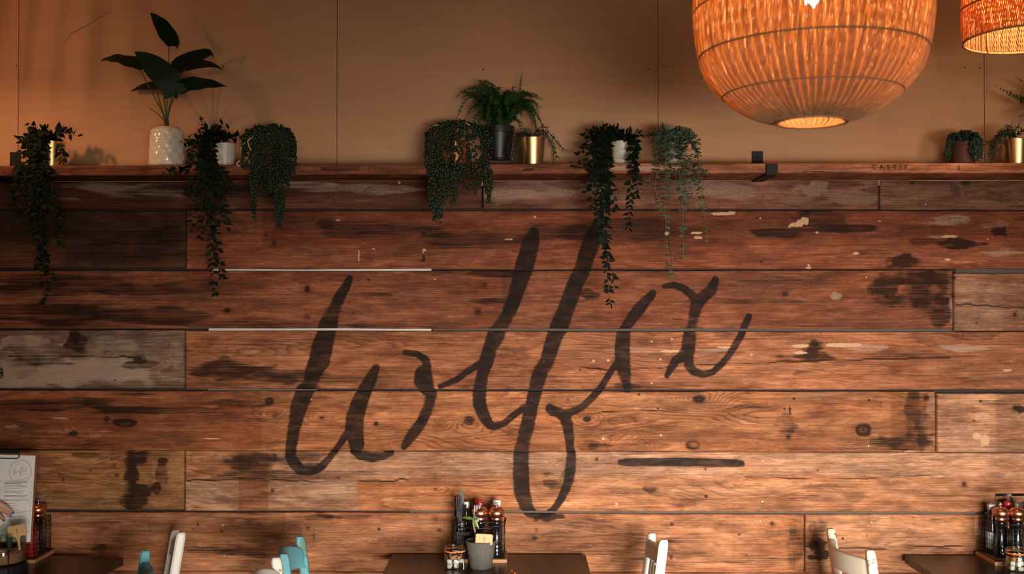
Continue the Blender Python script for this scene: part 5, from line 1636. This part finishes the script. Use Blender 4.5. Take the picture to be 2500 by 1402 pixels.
def tagplate(name, loc, rot, w, h, label, mark=True):
    r = empty(name, loc); r.rotation_euler = rot; tag(r, label, 'tag')
    t = .0015
    out = []
    for (cx, cz, a0) in ((w / 2 - .006, h / 2 - .006, 0), (-w / 2 + .006, h / 2 - .006, 90), (-w / 2 + .006, -h / 2 + .006, 180)):
        for k in range(5):
            a = math.radians(a0 + 22.5 * k); out.append((cx + .006 * math.cos(a), cz + .006 * math.sin(a)))
    out += [(-w * .18, -h / 2), (-w * .12, -h / 2 - .007), (-.004, -h / 2 - .010), (-.002, -h / 2 - .05), (.002, -h / 2 - .05), (.004, -h / 2 - .010), (w * .12, -h / 2 - .007), (w * .18, -h / 2)]
    for k in range(5):
        a = math.radians(270 + 22.5 * k); out.append((w / 2 - .006 + .006 * math.cos(a), -h / 2 + .006 + .006 * math.sin(a)))
    n = len(out)
    vs = [(x, -t, z) for x, z in out] + [(x, t, z) for x, z in out]
    MB().add(vs, [tuple(range(n)), tuple(range(2 * n - 1, n - 1, -1))] + [(k, n + k, n + (k + 1) % n, (k + 1) % n) for k in range(n)]).build('plate', M_BAMBOO, r)
    MB().add([(-.0005, -t - .0003, -.009), (.0006, -t - .0003, -.009), (.0011, -t - .0003, 0), (.0006, -t - .0003, .009), (-.0006, -t - .0003, .009), (-.0009, -t - .0003, 0)], [(0, 1, 2, 3, 4, 5)]).build('number_mark', M_INK, r)


def xat(px, y): return at(px, 1300, y).x


# --- middle table
xr = xat(1236, -.165)
CX = xr - .10
caddy(CX, -.10, .205, .135, False, 'black wire condiment caddy on the cactus pot table')
mill(xat(1212, -.122), -.122, 'black pepper mill with copper top beside the handle end of the cactus-table caddy')
mill(xat(1172, -.122), -.122, 'black pepper mill with copper top behind the spiky plant on the cactus table')
bottle(xat(1213, -.072), -.072, .200, .021, M_WHITECAP, M_BROWNSAUCE, 'brown sauce bottle with white cap in the cactus-table caddy')
bottle(xat(1169, -.072), -.072, .200, .021, M_REDCAP, M_KETCHUP, 'red sauce bottle with red cap in the cactus-table caddy')
bottle(xat(1138, -.068), -.068, .192, .014, M_WHITECAP, M_GLASS_G, 'slim clear bottle with white cap among the cutlery on the cactus table', .0125, .022)
knife((xat(1130, -.115), -.115, Z_T + .017), .3, -.02, 'dark knife standing blade up in the cactus-table caddy', .252)
for k, (px, yy, an, ti) in enumerate(((1116, -.112, .9, -.03), (1123, -.135, .5, -.02), (1134, -.138, 1.2, .03), (1148, -.098, .8, .05), (1156, -.148, .3, .07))):
    fork((xat(px, yy), yy, Z_T + .017), an, ti, 'steel fork standing tines up in the cactus-table caddy', L=.225 if k < 2 else .195)
# concrete pot with the leggy plant
pr = empty('potted_cactus_plant', (xat(1174, -.235), -.235, Z_T)); tag(pr, 'leggy little spiky plant in a rough grey concrete pot', 'plant')
MB().lathe([(.036, 0), (.040, .003), (.0555, .098), (.056, .101), (.052, .101), (.048, .088)], 44, bump=lambda a, z, i: .0012 * (mnoise.noise((math.cos(a) * 3, math.sin(a) * 3, z * 40)))).build('pot', M_CONCRETE, pr)
MB().lathe([(.0475, .086), (.0475, .090), (.02, .092), (.001, .0925)], 24).build('soil', simple('red_brown_soil', (.20, .055, .025), .95, var=.5, scale=150, bump=.5), pr)
off = pr.location
SP = catmull([at(1164, 1322, -.235) - off, at(1160, 1300, -.238) - off, at(1156, 1283, -.24) - off, at(1155, 1268, -.24) - off], 5)
MB().tube(SP, [.0042, .0042, .004, .004, .0038, .0037, .0036, .0036, .0035, .0034, .0034, .0033, .0033, .0032, .0032, .0031][:len(SP)], 8).build('stem', simple('woody_succulent_stem', (.22, .17, .07), .7, var=.4, scale=150), pr)
M_SPLEAF = leaf_mat('waxy_leaf', (.10, .15, .03), .15, .35)
M_SPBLUE = leaf_mat('blue_green_spike', (.09, .16, .12), .1, .4)
lf = leaf_shape(.16, .25, .25, 'leaf', M_SPLEAF); lf2 = leaf_shape(.14, .2, .1, 'leaf', M_SPBLUE)
for (me, d, s) in ((lf, (-1, 0, .25), .042), (lf, (.55, -.25, -.75), .042), (lf2, (.5, -.2, .7), .022), (lf2, (.85, -.3, .35), .022), (lf2, (.2, -.5, .8), .020), (lf2, (.9, .2, .1), .024), (lf2, (.6, -.6, .1), .022), (lf2, (.1, .3, .9), .018), (lf2, (.8, -.1, -.1), .022)):
    place_leaf(me, SP[-1], d, (0, -.7, .6), s, pr)
tagplate('plant_tag', (xat(1182, -.276), -.276, at(1182, 1318, -.262).z + .004), (0, math.radians(3), 0), .062, .039, 'bamboo table tag stuck in the grey concrete pot')
jar(xat(1110.5, -.245), -.245, 'clip-top glass jar of sugar cubes beside the grey concrete pot', 1)
M_CRUMB = simple('orange_crumb', (.62, .20, .04), .6)
for k, (px, py) in enumerate(((1250, 1394), (1257, 1399))):
    cr = MB().sphere((0, 0, 0), .0042, 8, 6, (1, .8, .6)).build('crumb', M_CRUMB)
    dpt = .98 * F_PX / (py - 735)
    cr.location = (at(px, py, CAM[1] + dpt).x, CAM[1] + dpt, Z_T + .0024)
    tag(cr, 'small orange crumb lying on the cactus pot table', 'crumb', 'crumbs on the table')

# --- right table
xl = xat(2432, -.19)
RX = xl + .099
caddy(RX, -.108, .21, .17, True, 'black wire condiment caddy with raised handle on the cream chair table')
mill(xat(2443, -.108), -.108, 'black pepper mill with copper top beside the white-capped bottle, cream chair table')
mill(xat(2483, -.112), -.112, 'black pepper mill with copper top in front of the cutlery, cream chair table')
bottle(xat(2421, -.062), -.062, .185, .020, M_WHITECAP, M_BROWNSAUCE, 'white-capped sauce bottle with grey label in the raised-handle caddy', .0165, .022, True)
bottle(xat(2461, -.060), -.060, .195, .020, M_REDCAP, M_KETCHUP, 'red-capped sauce bottle in the raised-handle caddy', .0155, .026)
for k, (px, yy, an, ti) in enumerate(((2484, -.085, .2, -.05), (2490, -.1, .8, .0), (2496, -.08, .5, .04), (2502, -.09, 1.1, .06))):
    fork((xat(px, yy), yy, Z_T + .017), an, ti, 'steel fork standing tines up in the raised-handle caddy', L=.20)
knife((xat(2484, -.045), -.045, Z_T + .017), .2, -.12, 'dark knife leaning in the raised-handle caddy', .215)
jar(xat(2482, -.262), -.262, 'clip-top glass jar of sugar cubes in front of the raised-handle caddy', 2)

# --- left table
xr = xat(86, -.19)
LX = xr - .095
caddy(LX, -.108, .19, .165, False, 'black wire condiment caddy behind the clipboard menu')
mill(xat(93, -.075), -.075, 'black pepper mill with copper top behind the clipboard')
bottle(xat(76, -.145), -.145, .185, .024, M_REDCAP, M_KETCHUP, 'red sauce bottle in the caddy behind the clipboard', .013, .03)
fork((xat(80, -.05), -.05, Z_T + .017), .6, .12, 'steel fork standing in the caddy behind the clipboard', L=.21)
# terrarium on a black stand
TX, TY = xat(8, -.345), -.345
tr = empty('glass_terrarium', (TX, TY, Z_T)); tag(tr, 'round glass terrarium with spiky plants and gravel on a black stand', 'terrarium')
MB().lathe([(.078, 0), (.080, .003), (.080, .036), (.076, .040)], 40).build('stand', M_BLACKM, tr)
for k in range(3):
    a = math.radians(-52 + 120 * k)
    MB().tube([(.0815 * math.cos(a), .0815 * math.sin(a), .002), (.0815 * math.cos(a), .0815 * math.sin(a), .10)], .0022, 6).build('stand_rod', M_BLACKM, tr)
MB().lathe([(.060, .0405), (.072, .043), (.0755, .052), (.0755, .160), (.0735, .160), (.0735, .054), (.070, .0455), (.002, .0445)], 56, cap1=False).build('glass', M_GLASS, tr)
rs = random.Random(4)
MB().lathe([(.068, .047), (.0725, .054), (.0725, .078), (.05, .083), (.02, .080), (.001, .081)], 36, bump=lambda a, z, i: -.001 * rs.random()).build('gravel_bed', simple('gravel', (.30, .14, .06), .9, var=.7, scale=220, bump=.6), tr)
mb = MB()
for k in range(420):
    a = rs.uniform(0, 2 * PI)
    if k < 300: rr, z = .0722, rs.uniform(.052, .079)
    else: rr, z = rs.uniform(0, .07), .083
    mb.sphere((rr * math.cos(a), rr * math.sin(a), z), rs.uniform(.0014, .0027) if k >= 300 else rs.uniform(.0005, .0012), 5, 4)
o = mb.build('pebbles', simple('pebble', (.42, .22, .10), .8, var=.6, scale=90), tr); o['kind'] = 'stuff'
M_ALOE = leaf_mat('aloe_green', (.035, .075, .060), .1, .45)
al = leaf_shape(.10, .5, -.12, 'leaf', M_ALOE)
for k in range(11):
    a = 2 * PI * k / 11
    cx_ = -.02 if k % 2 else .022
    place_leaf(al, Vector((cx_, .0, .080)), (math.cos(a) * .35, math.sin(a) * .35, 1), (-math.cos(a), -math.sin(a), .3), rs.uniform(.045, .068), tr)
tagplate('table_tag', (xat(42, -.39), -.39, at(42, 1296, -.39).z), (0, math.radians(-8), math.radians(6)), .062, .039, 'bamboo table tag standing in the glass terrarium')

# clipboard with the menu
BX1 = xat(79, -.262)
cb = empty('clipboard_menu', (BX1 - .12, -.262, at(60, 1326, -.262).z)); tag(cb, 'brown clipboard holding a printed white menu sheet', 'clipboard')
cb.rotation_euler = (math.radians(-4), math.radians(1.2), 0)
ch = at(60, 1105, -.25).z - at(60, 1326, -.262).z
M_HARDB = simple('brown_hardboard', (.20, .066, .025), .6, var=.2)
M_PAPER = simple('white_paper', (.70, .69, .66), .8, var=.03)
M_PRINT = simple('menu_print', (.13, .11, .10), .8)
M_PRINTR = simple('menu_print_red', (.30, .09, .06), .8)
M_PRINTL = simple('menu_print_light', (.60, .55, .50), .8)
MB().box(-.12, .12, -.0015, .0015, 0, ch, .0012).build('board', M_HARDB, cb)
pp = MB().box(-.115, .1135, -.0024, -.0016, .006, ch - .010).build('paper', M_PAPER, cb)


def strip(pts, ws, y):
    vs = []; fs = []
    for i, (x, z) in enumerate(pts):
        a = pts[max(0, i - 1)]; b = pts[min(len(pts) - 1, i + 1)]
        dx, dz = b[0] - a[0], b[1] - a[1]; L = math.hypot(dx, dz) + 1e-9
        vs += [(x - dz / L * ws[i] / 2, y, z + dx / L * ws[i] / 2), (x + dz / L * ws[i] / 2, y, z - dx / L * ws[i] / 2)]
    for i in range(len(pts) - 1): fs.append((2 * i, 2 * i + 1, 2 * i + 3, 2 * i + 2))
    return vs, fs


s_ = pxm(-.262)
lx, lz = (.120 - (79 - 40) * s_), ch - (1151 - 1105) * s_
ringp = [(lx + 27 * s_ * math.cos(2 * PI * k / 48), lz + 27.5 * s_ * math.sin(2 * PI * k / 48)) for k in range(49)]
MB().add(*strip(ringp, [.0014] * 49, -.0026)).build('logo_ring', M_PRINTR, pp)
lg = MB()
k_ = 34 / 1130.0 * s_
for st_ in STROKES:
    if st_[0][1] == 1129 and st_[0][0] == 1516:
        pass
    lg.add(*strip([(lx + (x - 1265) * k_, lz + (930 - y) * k_) for x, y, w in st_], [max(.0006, w * k_ * .8) for x, y, w in st_], -.0027))
lg.build('logo_script', M_PRINT, pp)
arc = MB()
for k in range(9):
    a = math.radians(-110 + k * 10)
    arc.box(-.0011, .0011, -.0028, -.0026, -.0012, .0012, 0, Matrix.Translation((lx + 21 * s_ * math.cos(a), 0, lz + 21 * s_ * math.sin(a))))
arc.build('logo_letters', M_PRINT, pp)
ar2 = [(lx + 20 * s_ * math.cos(t), lz + 18 * s_ * math.sin(t)) for t in np.linspace(.3, 5.2, 30)]
MB().add(*strip(ar2, [.002] * 30, -.00255)).build('logo_swirl', M_PRINTL, pp)
rs = random.Random(3)
tx = MB(); tr_ = MB()


def words(mb, x, z, width, h):
    e = x + width
    while x < e - .002:
        w = rs.uniform(.0025, .007)
        mb.box(x, min(e, x + w), -.0027, -.0025, z - h / 2, z + h / 2)
        x += w + .0014


for col_x in (-.108, .005):
    z = ch - .105
    while z > .02:
        if rs.random() < .12: words(tr_, col_x, z, .045, .0022); z -= .007
        words(tx, col_x, z, rs.uniform(.05, .095), .0014 if rs.random() < .7 else .0019)
        if rs.random() < .5: tx.box(col_x + .0985, col_x + .1015, -.0027, -.0025, z - .0008, z + .0008)
        z -= rs.choice((.0042, .0042, .0058, .010))
tx.build('menu_lines', M_PRINT, pp); tr_.build('menu_headings', M_PRINTR, pp)
cl = MB(); cl.box(-.075, .075 - .022, -.012, .004, ch - .004, ch + .008, .002); cl.build('clip_bar', M_BLACKM, cb)
MB().tube([(-.06, -.008, ch - .002), (-.06, -.009, ch - .022), (.048, -.009, ch - .022), (.056, -.009, ch - .018), (.056, -.008, ch - .004)], .0018, 6).build('clip_wire', M_BLACKM, cb)

# ------------------------------------------------------------------ the guest's hand on the menu
M_SKIN = simple('skin', (.52, .27, .18), .5, var=.08, scale=60)
M_NAIL = simple('blue_nail_polish', (.055, .075, .36), .2)
M_SLEEVE = simple('dark_knit_sleeve', (.03, .03, .035), .9, var=.3, scale=150)
pers = empty('person', (at(-60, 1235, -.30).x, -.30, 0)); tag(pers, "guest's hand with blue nail polish resting on the clipboard menu", 'person')
off = pers.location
YP = -.272
FNG = [[(-30, 1222, -.292), (-4, 1229, -.296), (14, 1238, -.286), (29, 1251, YP)], [(-33, 1234, -.296), (-6, 1241, -.302), (10, 1248, -.290), (23, 1258, YP)], [(-36, 1247, -.296), (-14, 1253, -.302), (0, 1260, -.290), (8, 1269, YP)], [(-38, 1259, -.292), (-21, 1265, -.297), (-11, 1271, -.286), (-5, 1278, YP)]]
RAD = [(.0100, .0092, .0085, .0066), (.0102, .0094, .0086, .0066), (.0098, .0090, .0082, .0064), (.0088, .0080, .0072, .0058)]
hb = MB()
for f_, rd in zip(FNG, RAD):
    P_ = [at(*q) - off for q in f_]
    pts = catmull(P_, 5); rr = list(np.interp(np.linspace(0, 3, len(pts)), range(4), rd)); rr[-1] *= .55
    hb.tube([pts[0] * 2 - pts[2]] + pts, [rr[0]] + rr, 12)
    hb.sphere(pts[-1] - (pts[-1] - pts[-2]) * .3, rr[-2] * .95, 12, 8)
W0 = at(-88, 1240, -.305) - off
for f_ in FNG:
    hb.tube([at(*f_[0]) - off, (at(*f_[0]) - off).lerp(W0, .5), W0], [.0125, .0165, .0195], 12)
TH = [at(-74, 1254, -.30) - off, at(-56, 1272, -.292) - off, at(-40, 1284, -.284) - off, at(-26, 1290, -.276) - off]
hb.tube(catmull(TH, 5), [.0150, .0142, .0135, .0128, .0122, .0118, .0114, .0110, .0108, .0108, .0106, .0104, .0102, .0100, .009, .0055], 12)
FA = [W0, at(-125, 1252, -.315) - off, at(-200, 1290, -.345) - off, at(-300, 1345, -.39) - off]
hb.tube(catmull(FA, 5), list(np.linspace(.023, .038, 16)), 16)
hand = hb.build('hand', M_SKIN, pers)
md = hand.modifiers.new('fuse', 'REMESH'); md.mode = 'VOXEL'; md.voxel_size = .0024; md.use_smooth_shade = True
md = hand.modifiers.new('soft', 'SMOOTH'); md.factor = .5; md.iterations = 4
for f_ in FNG + [None]:
    a, b = (at(*f_[2]) - off, at(*f_[3]) - off) if f_ else (TH[2], TH[3])
    d = (b - a).normalized()
    up = Vector((0, -1, 0)) + Vector((0, 0, .75)); up = (up - d * up.dot(d)).normalized()
    s = up.cross(d)
    vs = []; fs = []
    for i in range(6):
        for k in range(5):
            u = i / 5; v = (k - 2) / 2
            wv = .0050 * math.sqrt(max(.05, 1 - max(0, (u - .55) / .5) ** 2))
            vs.append(b - d * .0070 + d * .0145 * u + s * v * wv + up * (.0062 - .0026 * v * v - .0016 * u * u))
    for i in range(5):
        for k in range(4): fs.append((i * 5 + k, i * 5 + k + 1, i * 5 + k + 6, i * 5 + k + 5))
    MB().add(vs, fs, True).build('nail', M_NAIL, pers)
SL = catmull([at(-225, 1302, -.355) - off, at(-300, 1345, -.39) - off, at(-400, 1400, -.44) - off, at(-520, 1330, -.50) - off, at(-600, 1180, -.52) - off], 6)
MB().tube(SL, list(np.linspace(.043, .062, len(SL))), 18).build('sleeve', M_SLEEVE, pers)
